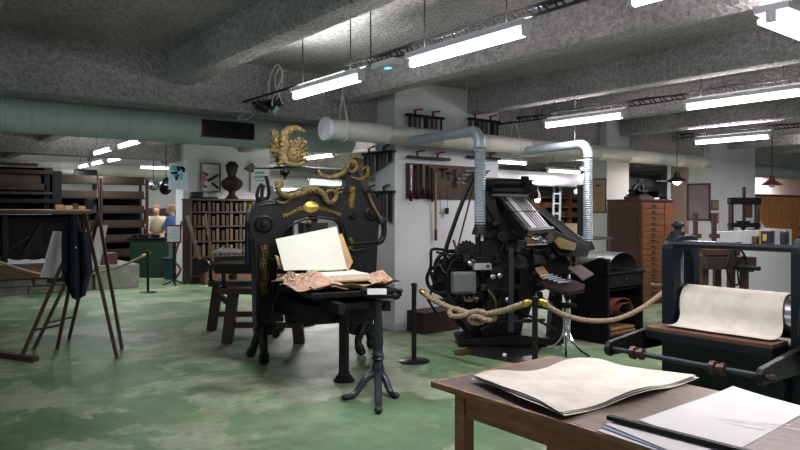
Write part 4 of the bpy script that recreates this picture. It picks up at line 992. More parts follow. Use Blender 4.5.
MB().tube([T(453.5, 188), T(455, 178), T(456.5, 169)], .007, 6).build('arm', irond, t); MB().tube([T(457, 188), T(455.5, 178), T(454, 169)], .007, 6).build('arm', irond, t)
for k, (px, py) in enumerate(((470, 171), (466, 175), (462, 179), (460, 183))):
    a, b = T(px-4, py), T(px+4, py-.2)
    m = MB().bar(a, b, .008, .014, up=(0, 1, 0))
    m.tube(arc(a, .014, .6, 2*PI-.6, 8, (-1, 0, 0), Z), .006, 6); m.tube(arc(b, .014, .6, 2*PI-.6, 8, (1, 0, 0), Z), .006, 6)
    tag(m.build('spanner', steel), ['topmost', 'second', 'third', 'lowest'][k]+' small silver spanner on the right of the tool board', 'spanner', 'spanners on the tool board')
for k, (px, y0, y1, lab) in enumerate(((440, 191, 213, 'thin wire hook hanging below the board next to the broom'), (447, 186, 214, 'dark brush on a wire hanging below the tool board'))):
    t = thing('hanging_hook', lab, 'hook', Wy(px, y1, yw-.03), 0)
    MB().tube([T(px, y0), T(px+.3, y1)], .004, 6).build('wire', irond, t)
    MB().tube([T(px, y1-(0 if k == 0 else 6)), T(px-.3, y1)], .012 if k == 0 else .028, 8).build('tip', black, t)
t = thing('hanging_broom_handle', 'long pale wooden handle hanging upright over the tool board', 'handle', Wy(436, 240, yw-.05))
a, b, c = Wy(435.3, 173, yw-.07), Wy(435.7, 229, yw-.05), Wy(435.9, 240.5, yw-.05)
MB().tube([a, b], .017, 10).build('shaft', wood_pale, t, smooth=True); MB().tube([b, c], [.02, .022], 10).build('tip', wood_red, t, smooth=True)

# ================= easels with boards and a coat
def easel(lab, f1, f2, f3, apex, board_px, sgn):
    A1, A2, A3 = G(*f1), G(*f2), G(*f3); ap = W(*apex)
    c = (A1+A2+A3)/3; t = thing('easel', lab, 'easel', c, 0, 'wooden display easels')
    for p in (A1, A2, A3):
        d = (ap-p).normalized(); off = (p-c)*.03
        MB().bar(p, ap+off+d*.05, .038, .022, up=CY).build('leg', wood_red, t, bevel=.003)
    def on(p, z): return p+(ap-p)*(z/ap.z)
    MB().bar(on(A1, .30), on(A2, .30), .035, .02).build('lower_crossbar', wood_red, t)
    MB().bar(on(A1, .84)+(on(A1, .84)-on(A2, .84))*.3-CX*.03, on(A2, .84)-(on(A1, .84)-on(A2, .84))*.3-CX*.03, .03, .05).build('ledge', wood_dark, t)
    MB().bar(on(A1, 1.2), on(A2, 1.2), .03, .02).build('upper_crossbar', wood_red, t)
    return t, on, A1, A2, ap
e1 = easel('nearest wooden easel at left with a dark blue coat hung over its top', (21, 358), (57, 349.5), (117, 358.5), (84, 217, 7.4), None, 1)
e2 = easel('wooden easel standing just behind the one with the coat', (34, 349), (69, 339), (122, 349), (98, 218, 7.85), None, 1)
def eboard(lab, e, px, Y, hh=.44):
    t_, on, A1, A2, ap = e
    pts = [W(x, y, Y_) for (x, y), Y_ in zip(px, Y)]
    n = (pts[1]-pts[0]).cross(pts[3]-pts[0]).normalized()
    b = thing('display_board', lab, 'board', pts[0], 0, 'white boards on the easels')
    MB().prism(pts, n*.012).build('panel', paper_w, b)
bm_ = mat('pale_card', (.50, .54, .54), .8)
eboard('white board standing on the nearest easel, left of the blue coat', e1, [(40, 277), (59, 278), (69, 232), (53, 231)], [7.25, 7.75, 7.72, 7.2])
eboard('narrow strip of white board seen between the coat and the second easel', e2, [(80, 270), (93, 270), (99, 227), (86, 227)], [8.02, 8.2, 8.2, 8.02])
eboard('small white board seen at the right of the second easel', e2, [(93, 266), (98.5, 266), (107, 225), (99.5, 225)], [8.25, 8.4, 8.4, 8.25])
ct = thing('coat', 'dark navy coat hanging from the top of the nearest easel', 'coat', W(76, 300, 7.3))
def coat(u, v):
    y = 214+86*v
    l = 73-8*min(1, v*3)-5*v+ (3*v*v); r = 75+7*min(1, v*2.5)+9*v
    if v > .75: l += (v-.75)*36; r -= (v-.75)*30
    px = l+(r-l)*u
    return W(px, y-6*abs(u-.35)*v, 7.28-.10*math.sin(PI*u)-.05*math.sin(u*14+v*2)*min(1, v*3))
MB().sheet(coat, 24, 26, .05, CY).build('body', cloth, ct, smooth=True)
MB().sheet(lambda u, v: W(62+9*u-3*v+3*v*v, 222+50*v, 7.27-.07*math.sin(PI*u)), 8, 10, .05, CY).build('sleeve', cloth, ct, smooth=True)
MB().sheet(lambda u, v: W(79+8*u+4*v, 232+42*v, 7.26-.07*math.sin(PI*u)), 8, 10, .05, CY).build('sleeve', cloth, ct, smooth=True)
MB().lathe([(.012, 0), (.008, .01)], W(76, 247.5, 7.12), -CY, 8).build('button', brass, ct)
a, b = G(-12, 355), G(36, 362)
tag(MB().bar(a+Z*.03, b+Z*.03, .08, .055).build('wood_beam', wood_red, bevel=.008), 'dark wooden beam lying on the floor at the left edge', 'wood beam')

# ================= second hand press on trestles, behind and left
TO = C2W(-1.95, 8.5); q = thing('trestle_bench', 'dark red-brown wooden trestle bench carrying the rear press', 'bench', TO, RC)
def TB(a, b, z): return TO+CX*(a-.45*b)+CY*b+Z*z
TR = wood_red
for s in (-1, 1):
    MB().bar(TB(-.42, s*.42, .64), TB(.66, s*.42, .64), .26, .07).build('top_beam', TR, q, bevel=.006)
for (s, a, da) in ((-1, -.28, -.08), (-1, .46, .06), (1, -.32, -.08), (1, .46, .06)):
    MB().bar(TB(a, s*.42, .61), TB(a+da, s*.45, 0), .13, .09, up=CY).build('leg', TR, q, bevel=.005)
for s in (-1, 1): MB().bar(TB(-.32, s*.43, .22), TB(.49, s*.43, .22), .05, .07).build('stretcher', TR, q)
for a in (-.28, .46): MB().bar(TB(a, -.42, .45), TB(a, .42, .45), .05, .07).build('cross_rail', TR, q)
RZ0 = .676
p2 = thing('proof_press', 'older black iron press with wooden bar handles standing on the trestle bench', 'printing press', TO+Z*RZ0, RC)
for (a, b) in ((-.40, -.42), (.35, -.42), (-.42, .42), (.35, .42)):
    MB().lathe([(.05, 0), (.05, .01), (.025, .03), (.022, .18)], TB(a, b, RZ0), Z, 12).build('foot', iron, p2, smooth=True)
m = MB()
for b in (-.42, .42): m.bar(TB(-.5, b, RZ0+.2), TB(.62, b, RZ0+.2), .06, .06)
for a in (-.45, 0, .55): m.bar(TB(a, -.42, RZ0+.2), TB(a, .42, RZ0+.2), .05, .05)
m.build('rails', irond, p2)
MB().box(TB(-.0, 0, RZ0+.255), (.8, .55, .04), rz=RC).build('bed', iron, p2, bevel=.005)
for a in (.42,):
    for b in (-.30, .30): MB().bar(TB(a, b, RZ0+.26), TB(a, b, 1.52), .14, .12, up=CY).build('upright', iron, p2, bevel=.01)
MB().box(TB(.42, 0, 1.56), (.16, .8, .12), rz=RC).build('crosshead', iron, p2, bevel=.01)
MB().cyl(TB(.42, 0, 1.2), TB(.42, 0, 1.66), .04, 14).build('screw', iron2, p2)
MB().box(TB(.42, 0, 1.12), (.34, .45, .06), rz=RC).build('platen', irond, p2)
MB().lathe([(.045, 0), (.045, .12), (.03, .14), (.01, .15)], W(249.5, 214, 8.1), Z, 14).build('brass_cap', brass, p2, smooth=True)
MB().cyl(W(249, 264, 8.1), W(249.5, 214, 8.1), .055, 12).build('spring_column', mat('steel_blue', (.015, .03, .06), .35, .4), p2, smooth=True)
for (a, b, r) in (((187, 216), (201, 263), .028), ((205, 215), (213, 262), .022)):
    MB().tube([W(*a, 8.35), W(*b, 8.2)], [r, r*.7], 8).build('wooden_handle', wood_grey, p2, smooth=True)
wheel_c = W(203, 266, 8.2)
MB().lathe([(.09, -.03), (.09, .03)], wheel_c, CY, 16).build('hub', iron2, p2)
tag(MB().prism([W(212, 253, 9.0), W(238, 254, 9.0), W(243, 250.5, 9.4), W(221, 249, 9.4)], Z*.02).build('paper_sheet', paper_w), 'white sheet lying behind the wooden bar handles of the rear press', 'paper')
# ================= type case cabinet, posters, bust at the far pier
cx0, cx1, cyf, cyb = 5.36, 7.9, 14.35, 14.85
t = thing('type_cabinet', 'tall dark pigeonhole cabinet of type cases under the posters', 'cabinet', ((cx0+cx1)/2, 14.6, 0))
H = 1.86
MB().bx(cx0, cx1, cyb-.02, cyb, 0, H).build('back_panel', wood_dark, t)
MB().bx(cx0-.02, cx1+.02, cyf-.02, cyb, H, H+.04).build('top', wood_dark, t)
for x in (cx0, cx1-.04): MB().bx(x, x+.04, cyf, cyb-.02, 0, H).build('side_panel', wood_dark, t)
rows = [.12, .58, .92, 1.26, 1.58]
for z in rows: MB().bx(cx0+.04, cx1-.04, cyf, cyb-.02, z, z+.03).build('shelf', wood_dark, t)
MB().bx(cx0+.04, cx1-.04, cyf+.02, cyb-.02, 0, .12).build('plinth', wood_dark, t)
n = 22
cw1 = mat('case_brown_dark', (.035, .017, .009), .6, 0, .3, 5, spec=.2, c2=(.075, .035, .018)); cw2 = mat('case_tan', (.07, .04, .02), .6, 0, .3, 5, spec=.2, c2=(.13, .075, .04))
for r_ in range(1, 5):
    top = (rows[r_+1] if r_ < 4 else H)
    for k in range(n):
        x = cx0+.06+(cx1-cx0-.12)*(k+.5)/n; hh = (top-rows[r_]-.04)*(.86+.1*math.sin(k*3.7+r_))
        m_ = (cw1, wood_dark, cw2, wood_dark, cw1, mat('grey_spine', (.07, .065, .06), .6))[(k*7+r_*3) % 6]
        tag(MB().bx(x-.034, x+.034, cyf+.03+.02*(k % 3), cyb-.05, rows[r_]+.032, rows[r_]+.032+hh).build('type_case', m_, bevel=.002),
            'upright brown type case in the '+['', 'lowest', 'second', 'third', 'top'][r_]+' row of the dark pigeonhole cabinet', 'type case', 'upright type cases, %s row' % ['', 'lowest', 'second', 'third', 'top'][r_])
for k, x in enumerate((5.55, 6.3, 7.0)):
    tag(MB().bx(x, x+.55, cyf-.35, cyf-.03, 0, .30-.05*k).build('wooden_crate', wood_case, bevel=.006), ['left', 'middle', 'right'][k]+' wooden crate on the floor before the dark type cabinet', 'crate', 'crates at the foot of the cabinet')
def poster(lab, p0, p1, yp, items, bg=paper_w, frame=None, name='hanging_poster'):
    a, b = Wy(*p0, yp), Wy(*p1, yp); x0_, x1_, z0_, z1_ = a.x, b.x, b.z, a.z
    t = thing(name, lab, 'poster', ((x0_+x1_)/2, yp, z0_))
    MB().bx(x0_, x1_, yp-.015, yp, z0_, z1_).build('sheet', bg, t)
    def pt(u, v, d=.018): return Vector((x0_+(x1_-x0_)*u, yp-d, z1_+(z0_-z1_)*v))
    for nm, mm, poly in items:
        MB().prism([pt(u, v) for u, v in poly], (0, .002, 0)).build(nm, mm, t)
    if frame:
        w_ = .03; m = MB()
        m.bx(x0_-w_, x0_, yp-.03, yp, z0_-w_, z1_+w_).bx(x1_, x1_+w_, yp-.03, yp, z0_-w_, z1_+w_).bx(x0_, x1_, yp-.03, yp, z1_, z1_+w_).bx(x0_, x1_, yp-.03, yp, z0_-w_, z0_)
        m.build('frame', frame, t)
    return t
poster('blue-white poster with teal and black abstract shapes, hung at pier edge', (168.5, 163), (187.5, 190), 14.2, [
    ('teal_shape', teal, [(.15, .08), (.42, .08), (.40, .30), (.12, .28)]), ('teal_shape', teal, [(.25, .42), (.45, .40), (.42, .55), (.28, .55)]), ('teal_shape', teal, [(.55, .38), (.78, .40), (.70, .62), (.55, .60)]), ('teal_shape', teal, [(.62, .2), (.82, .2), (.8, .3), (.62, .3)]),
    ('black_shape', ink_black, [(.40, .10), (.80, .12), (.82, .20), (.60, .22), (.58, .30), (.44, .30)]), ('black_shape', ink_black, [(.10, .34), (.45, .30), (.50, .40), (.14, .42)]), ('black_shape', ink_black, [(.36, .44), (.55, .42), (.46, .64), (.32, .64)]), ('black_shape', ink_black, [(.68, .14), (.86, .16), (.84, .32), (.72, .34)]),
    ('text_line', grey_ink, [(.2, .78), (.7, .78), (.7, .79), (.2, .79)]), ('text_line', grey_ink, [(.2, .88), (.62, .88), (.62, .89), (.2, .89)])], mat('cool_paper', (.50, .58, .68), .8))
x_ = Wy(187.5, 175, 14.2).x
poster('white poster with dark diagonal bars and a pink triangle', (203.5-1.5, 164), (219, 191), 14.95, [
    ('pink_triangle', pink, [(.03, .35), (.28, .52), (.03, .78)]), ('dark_bar', maroon, [(.06, .28), (.38, .38), (.26, .46), (.03, .34)]),
    ('dark_bar', maroon, [(.22, .60), (.93, .34), (.96, .44), (.34, .68)]), ('light_bar', paper_w, [(.30, .585), (.92, .36), (.92, .38), (.32, .61)]), ('dark_bar', maroon, [(.58, .64), (.96, .84), (.96, .97), (.50, .74)]), ('dark_bar', maroon, [(.06, .76), (.36, .88), (.05, .88)]),
    ('text_line', grey_ink, [(.10, .05), (.32, .06), (.32, .075), (.10, .065)]), ('text_line', grey_ink, [(.42, .08), (.55, .085), (.55, .10), (.42, .095)]), ('text_line', grey_ink, [(.25, .15), (.88, .19), (.88, .21), (.25, .17)])], paper_w, tin)
poster('white poster with pale teal lettering behind the arrow of the eagle lever', (257-6.5, 161), (268.5, 192), 14.95, [
    ('teal_line', teal, [(.25, .35), (.75, .33), (.75, .40), (.25, .42)]), ('teal_line', teal, [(.2, .48), (.8, .46), (.8, .54), (.2, .56)]), ('teal_line', teal, [(.25, .62), (.75, .6), (.75, .64), (.25, .66)])], paper_w)
# mirror discs left of the poster
for k, (px, py, rx, ry, lab) in enumerate(((166, 186, 6, 8.5, 'dark round convex mirror leaning at the left of the teal poster'), (153.5, 185, 7, 6, 'small convex mirror reflecting red and green, far left of the posters'))):
    c = W(px, py, 14.4 if k == 0 else 16.5); r = ry*14.4/FOC
    t = thing('hanging_convex_mirror', lab, 'mirror', c)
    MB().lathe([(r, 0), (r*.98, .02), (r*.8, .05), (r*.5, .075), (.01, .09)], c, (-CY-CX*(.5 if k == 0 else 0)+Z*.2), 28).build('glass', steel if k else mat('dark_mirror', (.05, .05, .07), .15, .9), t, smooth=True)
    MB().lathe([(r*1.05, -.02), (r*1.05, .01), (r, .015)], c, (-CY-CX*(.5 if k == 0 else 0)+Z*.2), 28).build('rim', black, t)
    MB().cyl(c, (c.x, c.y, 3.4), .01, 6).build('rod', black, t)
# bust
bc = Wy(232, 199.3, 14.55); bc.z = 1.90
t = thing('bronze_bust', 'dark bronze head and shoulders bust on the type cabinet', 'bust', bc)
hh = .80
m = MB(); m.lathe([(.14, 0), (.16, .02), (.10, .07), (.07, .14), (.10, .2)], bc, Z, 18)
m.build('socle', wood_dark, t, smooth=True)
dk = mat('dark_bronze', (.03, .018, .016), .5, .4, .4, 12, .3)
m = MB(); rings = [(.10, .08, .18, 0), (.20, .12, .24, 0), (.27, .15, .34, .0), (.25, .15, .44, .0), (.13, .12, .50, 0), (.085, .09, .54, 0), (.09, .10, .58, -.02), (.125, .14, .62, -.03), (.14, .155, .69, -.02), (.13, .15, .76, -.01), (.09, .10, .81, 0), (.03, .03, .835, 0)]
seg = 18; vs = []
for (rx, ry, z, dy) in rings:
    for k in range(seg):
        a_ = 2*PI*k/seg; vs.append(bc+CX*(rx*math.cos(a_))+CY*(ry*math.sin(a_)+dy)+Z*z)
fs = [(i*seg+k, i*seg+(k+1) % seg, (i+1)*seg+(k+1) % seg, (i+1)*seg+k) for i in range(len(rings)-1) for k in range(seg)]+[tuple(range(seg)), tuple(range((len(rings)-1)*seg, len(rings)*seg))]
m.add(vs, fs); m.build('head_and_shoulders', dk, t, smooth=True, sub=1)
MB().bar(bc+Z*.70-CY*.17, bc+Z*.63-CY*.20, .03, .05).build('nose', dk, t, bevel=.01)
MB().ball(bc+Z*.60-CY*.13, (.08, .07, .09), 10, 8).build('beard', dk, t, smooth=True)
MB().lathe([(.15, 0), (.16, .03), (.12, .09), (.06, .14)], bc+Z*.74, Z, 14).build('hair', dk, t, smooth=True)
m = MB().box(Wy(202, 199, 14.5)*1+Z*.04, (.55, .15, .07)); c = Wy(198, 196, 14.5)
m = MB().bx(c.x-.18, c.x+.45, 14.45, 14.6, 1.902, 1.94); m.bx(c.x-.15, c.x+.1, 14.43, 14.62, 1.94, 2.05)
tag(m.build('wood_plane', irond, bevel=.01), 'long dark carpenter plane lying on the type cabinet left of the bust', 'plane')
# framed sign on iron stand
c = G(174.5, 285)
t = thing('sign_stand', 'iron stand holding a small framed notice in the far aisle', 'sign', c)
for a_ in range(4):
    d = CX*math.cos(a_*PI/2+.4)+CY*math.sin(a_*PI/2+.4); MB().tube([c+d*.24+Z*.02, c+d*.12+Z*.05, c+Z*.12], .018, 6).build('foot', iron, t)
MB().lathe([(.03, .1), (.05, .15), (.03, .3), (.04, .6), (.03, 1.1)], c, Z, 12).build('pole', iron, t, smooth=True)
MB().tube(smoothpath([c+Z*.15+CX*.03, c+CX*.13+Z*.35, c+CX*.0+Z*.55, c+CX*.08+Z*.9, c+CX*.16+Z*1.4], 5), .025, 6).build('curved_bar', wood, t)
sc_ = c+Z*1.12-CY*.05
MB().box(sc_, (.33, .03, .40), rz=RC).build('frame', maroon, t); MB().box(sc_-CY*.017, (.27, .008, .33), rz=RC).build('notice', mat('notice_paper', (.42, .45, .5), .7), t)
m = MB()
for i in range(5): m.box(sc_-CY*.024+Z*(.11-.05*i), (.18, .003, .012), rz=RC)
m.build('text_lines', grey_ink, t)
# green bins / desk and blue bin
c = C2W(-6.1, 16.3)
t = thing('green_cabinet', 'dark green metal cabinet in front of the two people', 'cabinet', c, RC)
MB().box(c+Z*.46, (.95, .5, .92), rz=RC).build('body', green_paint, t, bevel=.01)
MB().box(c+Z*.94-CX*.0, (1.05, .56, .05), rz=RC).build('top', blackm, t)
MB().box(c+Z*.46-CY*.255-CX*.24, (.44, .012, .8), rz=RC).build('door', green_paint, t, bevel=.004); MB().box(c+Z*.46-CY*.255+CX*.24, (.44, .012, .8), rz=RC).build('door', green_paint, t, bevel=.004)
c = G(172, 279)
t = thing('waste_bin', 'blue plastic waste bin on the floor behind the sign stand', 'bin', c)
MB().lathe([(.17, 0), (.21, .46), (.23, .47), (.23, .49), (.19, .49), (.18, .4)], c, Z, 20).build('body', blue_pl, t, smooth=True)
MB().lathe([(.235, .49), (.235, .51), (.1, .53), (.01, .53)], c, Z, 20).build('lid', blue_pl, t, smooth=True)
rr = random.Random(5)
for k in range(5):
    tag(MB().ball(C2W(-6.5+.14*k, 16.15+.1*(k % 2))+Z*1.015, (.08, .07, .045), 10, 6).build('dark_bundle', blackm), ['leftmost', 'second', 'middle', 'fourth', 'rightmost'][k]+' dark lump of rags on the green cabinet before the people', 'rag', 'dark rags on the green cabinet')
# two people
def person(lab, X, Y, shirt, hairc, turn, lean):
    c = C2W(X, Y); t = thing('person', lab, 'person', c, RC+turn)
    rz = RC+turn; ex = Vector((math.cos(rz), math.sin(rz), 0)); ey = Vector((-math.sin(rz), math.cos(rz), 0))    # ey = back
    P = lambda a, b, z: c+ex*a+ey*b+Z*z
    J = {'pelvis': (0, .05, .92, .12), 'waist': (0, .03, 1.08, .11), 'chest': (0, -.04*lean, 1.30, .12), 'neck0': (0, -.07*lean, 1.46, .07), 'neck': (0, -.09*lean, 1.53, .055), 'headb': (0, -.11*lean, 1.60, .085), 'headt': (0, -.12*lean, 1.70, .08)}
    for s in (-1, 1):
        J['sh%d' % s] = (s*.18, -.04*lean, 1.39, .05); J['el%d' % s] = (s*.26, -.14, 1.14, .045); J['wr%d' % s] = (s*.17, -.38, 1.06, .033)
        J['hip%d' % s] = (s*.10, .05, .86, .11); J['kn%d' % s] = (s*.11, .03, .48, .075); J['an%d' % s] = (s*.11, .07, .09, .05); J['to%d' % s] = (s*.12, -.09, .045, .04)
    E = [('pelvis', 'waist'), ('waist', 'chest'), ('chest', 'neck0'), ('neck0', 'neck'), ('neck', 'headb'), ('headb', 'headt')]
    for s in ('-1', '1'): E += [('chest', 'sh'+s), ('sh'+s, 'el'+s), ('el'+s, 'wr'+s), ('pelvis', 'hip'+s), ('hip'+s, 'kn'+s), ('kn'+s, 'an'+s), ('an'+s, 'to'+s)]
    # fingers: four fingers and a thumb on each hand
    for s in (-1, 1):
        J['pa%d' % s] = (s*.15, -.45, 1.05, .028); E.append(('wr%d' % s, 'pa%d' % s))
        for f in range(4):
            J['f%d_%d' % (f, s)] = (s*(.115+.022*f), -.50-.008*(f in (1, 2)), 1.045, .009); J['g%d_%d' % (f, s)] = (s*(.11+.022*f), -.535-.01*(f in (1, 2)), 1.025, .008)
            E += [('pa%d' % s, 'f%d_%d' % (f, s)), ('f%d_%d' % (f, s), 'g%d_%d' % (f, s))]
        J['t%d' % s] = (s*.105, -.44, 1.04, .010); J['u%d' % s] = (s*.09, -.475, 1.03, .009); E += [('wr%d' % s, 't%d' % s), ('t%d' % s, 'u%d' % s)]
    inv = t.matrix_basis.inverted(); names = list(J)
    me = bpy.data.meshes.new('body'); me.from_pydata([inv @ P(*J[k][:3]) for k in names], [(names.index(a), names.index(b)) for a, b in E], [])
    o = bpy.data.objects.new('body', me); col.objects.link(o); o.parent = t
    sk = o.modifiers.new('skin', 'SKIN'); sk.use_smooth_shade = True
    for k, v in zip(names, me.skin_vertices[0].data): v.radius = (J[k][3],)*2
    me.skin_vertices[0].data[0].use_root = True
    ss = o.modifiers.new('sub', 'SUBSURF'); ss.levels = 1; ss.render_levels = 1
    me.materials.append(skin)
    # clothes as closed garments around the body
    m = MB(); seg = 16
    prof = [(.20, .14, .84, .05), (.19, .145, 1.0, .04), (.185, .14, 1.12, .02), (.215, .155, 1.28, -.03*lean), (.235, .15, 1.38, -.04*lean), (.16, .12, 1.455, -.06*lean), (.075, .075, 1.50, -.08*lean)]
    vs = [P(rx*math.cos(2*PI*k/seg), ry*math.sin(2*PI*k/seg)+dy, z) for rx, ry, z, dy in prof for k in range(seg)]
    m.add(vs, [(i*seg+k, i*seg+(k+1) % seg, (i+1)*seg+(k+1) % seg, (i+1)*seg+k) for i in range(len(prof)-1) for k in range(seg)])
    m.build('shirt', shirt, t, smooth=True)
    for s in (-1, 1):
        a_, b_ = J['sh%d' % s], J['el%d' % s]
        MB().tube(smoothpath([P(a_[0]*.75, a_[1], a_[2]+.01), P(*a_[:3]), P((a_[0]+b_[0])/2, (a_[1]+b_[1])/2, (a_[2]+b_[2])/2), P(*b_[:3])], 4), [.085]*2+[.092]*4+[.082]*4+[.075]*3, 12).build('sleeve', shirt, t, smooth=True)
        h_, k_, n_ = J['hip%d' % s], J['kn%d' % s], J['an%d' % s]
        MB().tube(smoothpath([P(h_[0], h_[1], .90), P(*k_[:3]), P(n_[0], n_[1], .10)], 5), [.125-.006*i for i in range(11)], 12).build('trouser_leg', cloth, t, smooth=True)
        MB().ball(P(n_[0], n_[1]-.07, .045), (.05, .13, .045), 10, 6, rz=rz).build('shoe', black, t, smooth=True)
    hc = P(0, -.12*lean, 1.655)
    MB().ball(hc+ey*.02+Z*.035, (.096, .112, .118), 14, 10, rz=rz).build('hair', hairc, t, smooth=True)
    MB().ball(hc-ey*.045-Z*.03, (.074, .085, .095), 14, 10, rz=rz).build('face', skin, t, smooth=True)
    MB().bar(hc-ey*.115+Z*.005, hc-ey*.14-Z*.03, .02, .02, w2=.03).build('nose', skin, t)
    for s in (-1, 1):
        MB().ball(hc-ey*.112+ex*.03*s+Z*.015, (.012, .008, .007), 8, 5, rz=rz).build('eye', black, t)
        MB().ball(hc+ex*.083*s-Z*.01, (.012, .02, .03), 8, 5, rz=rz).build('ear', skin, t)
    MB().ball(hc-ey*.115-Z*.055, (.025, .008, .006), 8, 5, rz=rz).build('mouth', mat('lip', (.35, .12, .1), .5), t)
person('person in a beige short-sleeved shirt facing us behind the green cabinet', -6.72, 18.25, mat('beige_shirt', (.62, .52, .42), .9), mat('auburn_hair', (.28, .14, .06), .7), 0.25, 1)
person('person in a blue shirt with light hair, turned away to the left', -5.92, 17.35, mat('blue_shirt', (.05, .12, .27), .9), mat('fair_hair', (.38, .25, .12), .7), -1.9, 1)

# ================= far shelving
def shelving(lab, px0, px1, yb, zt, n, grp, depth=.55, row='far'):
    a, b = Wy(px0, 230, yb), Wy(px1, 230, yb)
    t = thing('shelving_rack', lab, 'shelf rack', ((a.x+b.x)/2, yb, 0), 0, grp)
    for x in (a.x, b.x):
        for y in (yb, yb+depth): MB().bx(x-.03, x+.03, y-.03, y+.03, 0, zt+.1).build('post', wood_red, t)
    MB().bx(a.x+.03, b.x-.03, yb+depth-.02, yb+depth, 0, zt-.35).build('back_panel', blackm, t)
    for i in range(n):
        z = .15+(zt-.15)*i/(n-1)
        MB().bx(a.x, b.x, yb, yb+depth, z-.03, z).build('shelf', wood_dark, t)
        hh = (zt-.15)/(n-1)*.45
        tag(MB().bx(a.x+.06, b.x-.06, yb+.03, yb+depth-.07, z+.002, z+hh).build('flat_case', mat('case_brown', (.085, .045, .025), .6, 0, .3, 5, .2, stretch=(3, 1, 12), c2=(.02, .012, .01)), bevel=.006), 'long brown case on shelf %s of %s' % (['one, the lowest,', 'two from the floor', 'three from the floor', 'four from the floor', 'five from the floor', 'six from the floor', 'seven, the topmost,'][i if i < n-1 else 6], row), 'case', 'long cases on '+row)
shelving('far wooden shelving rack of long cases left of the two people', 101, 147, 17.2, 2.32, 7, 'far shelving racks', row='the rack left of the people')
shelving('far wooden shelving rack partly hidden by the easels', 58, 99.5, 17.2, 2.32, 7, 'far shelving racks', row='the rack behind the easels')
shelving('low distant rack of cases behind the two people', 149, 181, 20.1, 1.58, 6, 'far shelving racks', .4, row='the rack behind the people')
# ================= big dark flatbed press at left and its stone plinth
a, b = Wy(-40, 250, 14.45), Wy(139.5, 250, 14.45)
t = thing('stone_plinth', 'low stone plinth with wooden edge carrying the big dark machine', 'plinth', ((a.x+b.x)/2, 15.2, 0))
m = MB(); x = a.x; k = 0
while x < b.x-1.0:
    w_ = .5+.2*((k*7) % 3)/2; m.bx(x, min(x+w_-.02, b.x-.95), 14.47, 14.7, 0, .14+.015*(k % 2)); m.bx(x+.1, min(x+w_+.06, b.x-.95), 14.46, 14.7, .165, .31); x += w_; k += 1
m.build('rough_stones', stone, t, bevel=.02)
MB().bx(a.x, b.x-.9, 14.5, 16.6, 0, .31).build('core', stone, t); MB().bx(a.x, b.x-.9, 14.42, 16.6, .315, .46).build('edge_beam', wood_case, t, bevel=.01)
MB().bx(b.x-.88, b.x, 14.45, 16.6, 0, .50).build('end_block', mat('pale_stone', (.20, .21, .18), .9, 0, .2, 6, .3), t, bevel=.02)
yq = 15.0
t = thing('flatbed_machine', 'huge dark machine with stacked decks standing on the stone plinth', 'machine', (1.4, 15.6, .46))
def deck(px0, px1, y0, y1, d0, d1, m_, nm):
    p, r = Wy(px0, y1, yq+d0), Wy(px1, y0, yq+d0)
    MB().bx(p.x, r.x, yq+d0, yq+d1, p.z, r.z).build(nm, m_, t, bevel=.01)
deck(-45, 92, 210.5, 214.5, -.1, 1.3, wood_dark, 'table_deck'); deck(-45, 90, 209.6, 210.4, -.1, .4, wood_pale, 'deck_edge')
deck(-45, 58, 199, 202.5, .1, 1.2, irond, 'middle_deck'); deck(-45, 53, 192, 193.5, .1, 1.2, wood_dark, 'middle_deck')
deck(-45, 47, 183.5, 189, .2, 1.1, wood_dark, 'upper_deck'); deck(-45, 41, 174.5, 182.5, .25, 1.0, mat('brown_panel', (.07, .045, .028), .6, 0, .3, 3), 'brown_panel')
deck(-45, 53, 167.8, 171.5, .15, 1.2, wood_dark, 'top_deck'); deck(-45, 38, 163.5, 166.8, .3, 1.0, wood_red, 'top_board'); deck(-45, 45, 166.9, 167.7, .15, 1.0, mat('pale_strip', (.3, .28, .26), .5), 'pale_strip')
deck(52, 62, 171, 209, .2, .9, irond, 'end_frame'); deck(-45, 52, 171.5, 209, .9, 1.15, irond, 'rear_panel'); deck(44, 50, 171.5, 209, .2, .6, irond, 'inner_post')
deck(-45, 88, 214.6, 258, .75, 1.2, irond, 'lower_body'); deck(84, 90, 214.6, 263, 0, .4, irond, 'leg'); deck(2, 8, 214.6, 263, 0, .3, irond, 'leg')
for k in range(4):
    c = Wy(18+16*k, 238, yq+.45); MB().lathe([(.42, 0), (.45, .02), (.45, .08), (.40, .09), (.12, .05), (.10, .12), (.02, .12)], c, (0, -1, 0), 28).build('flywheel', irond, t, smooth=True)
for (a_, b_) in (((0, 256), (30, 236)), ((25, 250), (42, 222)), ((55, 252), (78, 226))):
    MB().tube([Wy(*a_, yq+.2), Wy(*b_, yq+.2)], .03, 8).build('rod', iron2, t)
rr = random.Random(8)
for k, (px, w_, h_, m_, lab) in enumerate(((58.5, .16, .10, wood_pale, 'leftmost pale wooden block on the deck of the big dark machine'), (67.5, .16, .08, mat('tan', (.35, .24, .14), .6), 'tan block in the middle of the deck end of the big machine'), (81, .14, .07, wood_pale, 'pale flat block at right on the deck of the big machine'), (89, .16, .22, irond, 'dark clamp standing at the right end of the machine deck'), (74.5, .1, .12, wood_dark, 'small dark block between the pale blocks on the machine deck'))):
    c = Wy(px, 209.5, yq+.1); tag(MB().bx(c.x-w_/2, c.x+w_/2, yq+.0, yq+.18, c.z+.004, c.z+h_).build('block', m_, bevel=.008), lab, 'block', 'blocks on the machine deck')
# stuff on the plinth right: low brown box
c = Wy(100, 262, 15.0); tag(MB().bx(c.x-.2, c.x+.25, 14.6, 15.0, .502, .74).build('wooden_box', wood_red, bevel=.01), 'small red-brown box on the plinth behind the easels', 'box')

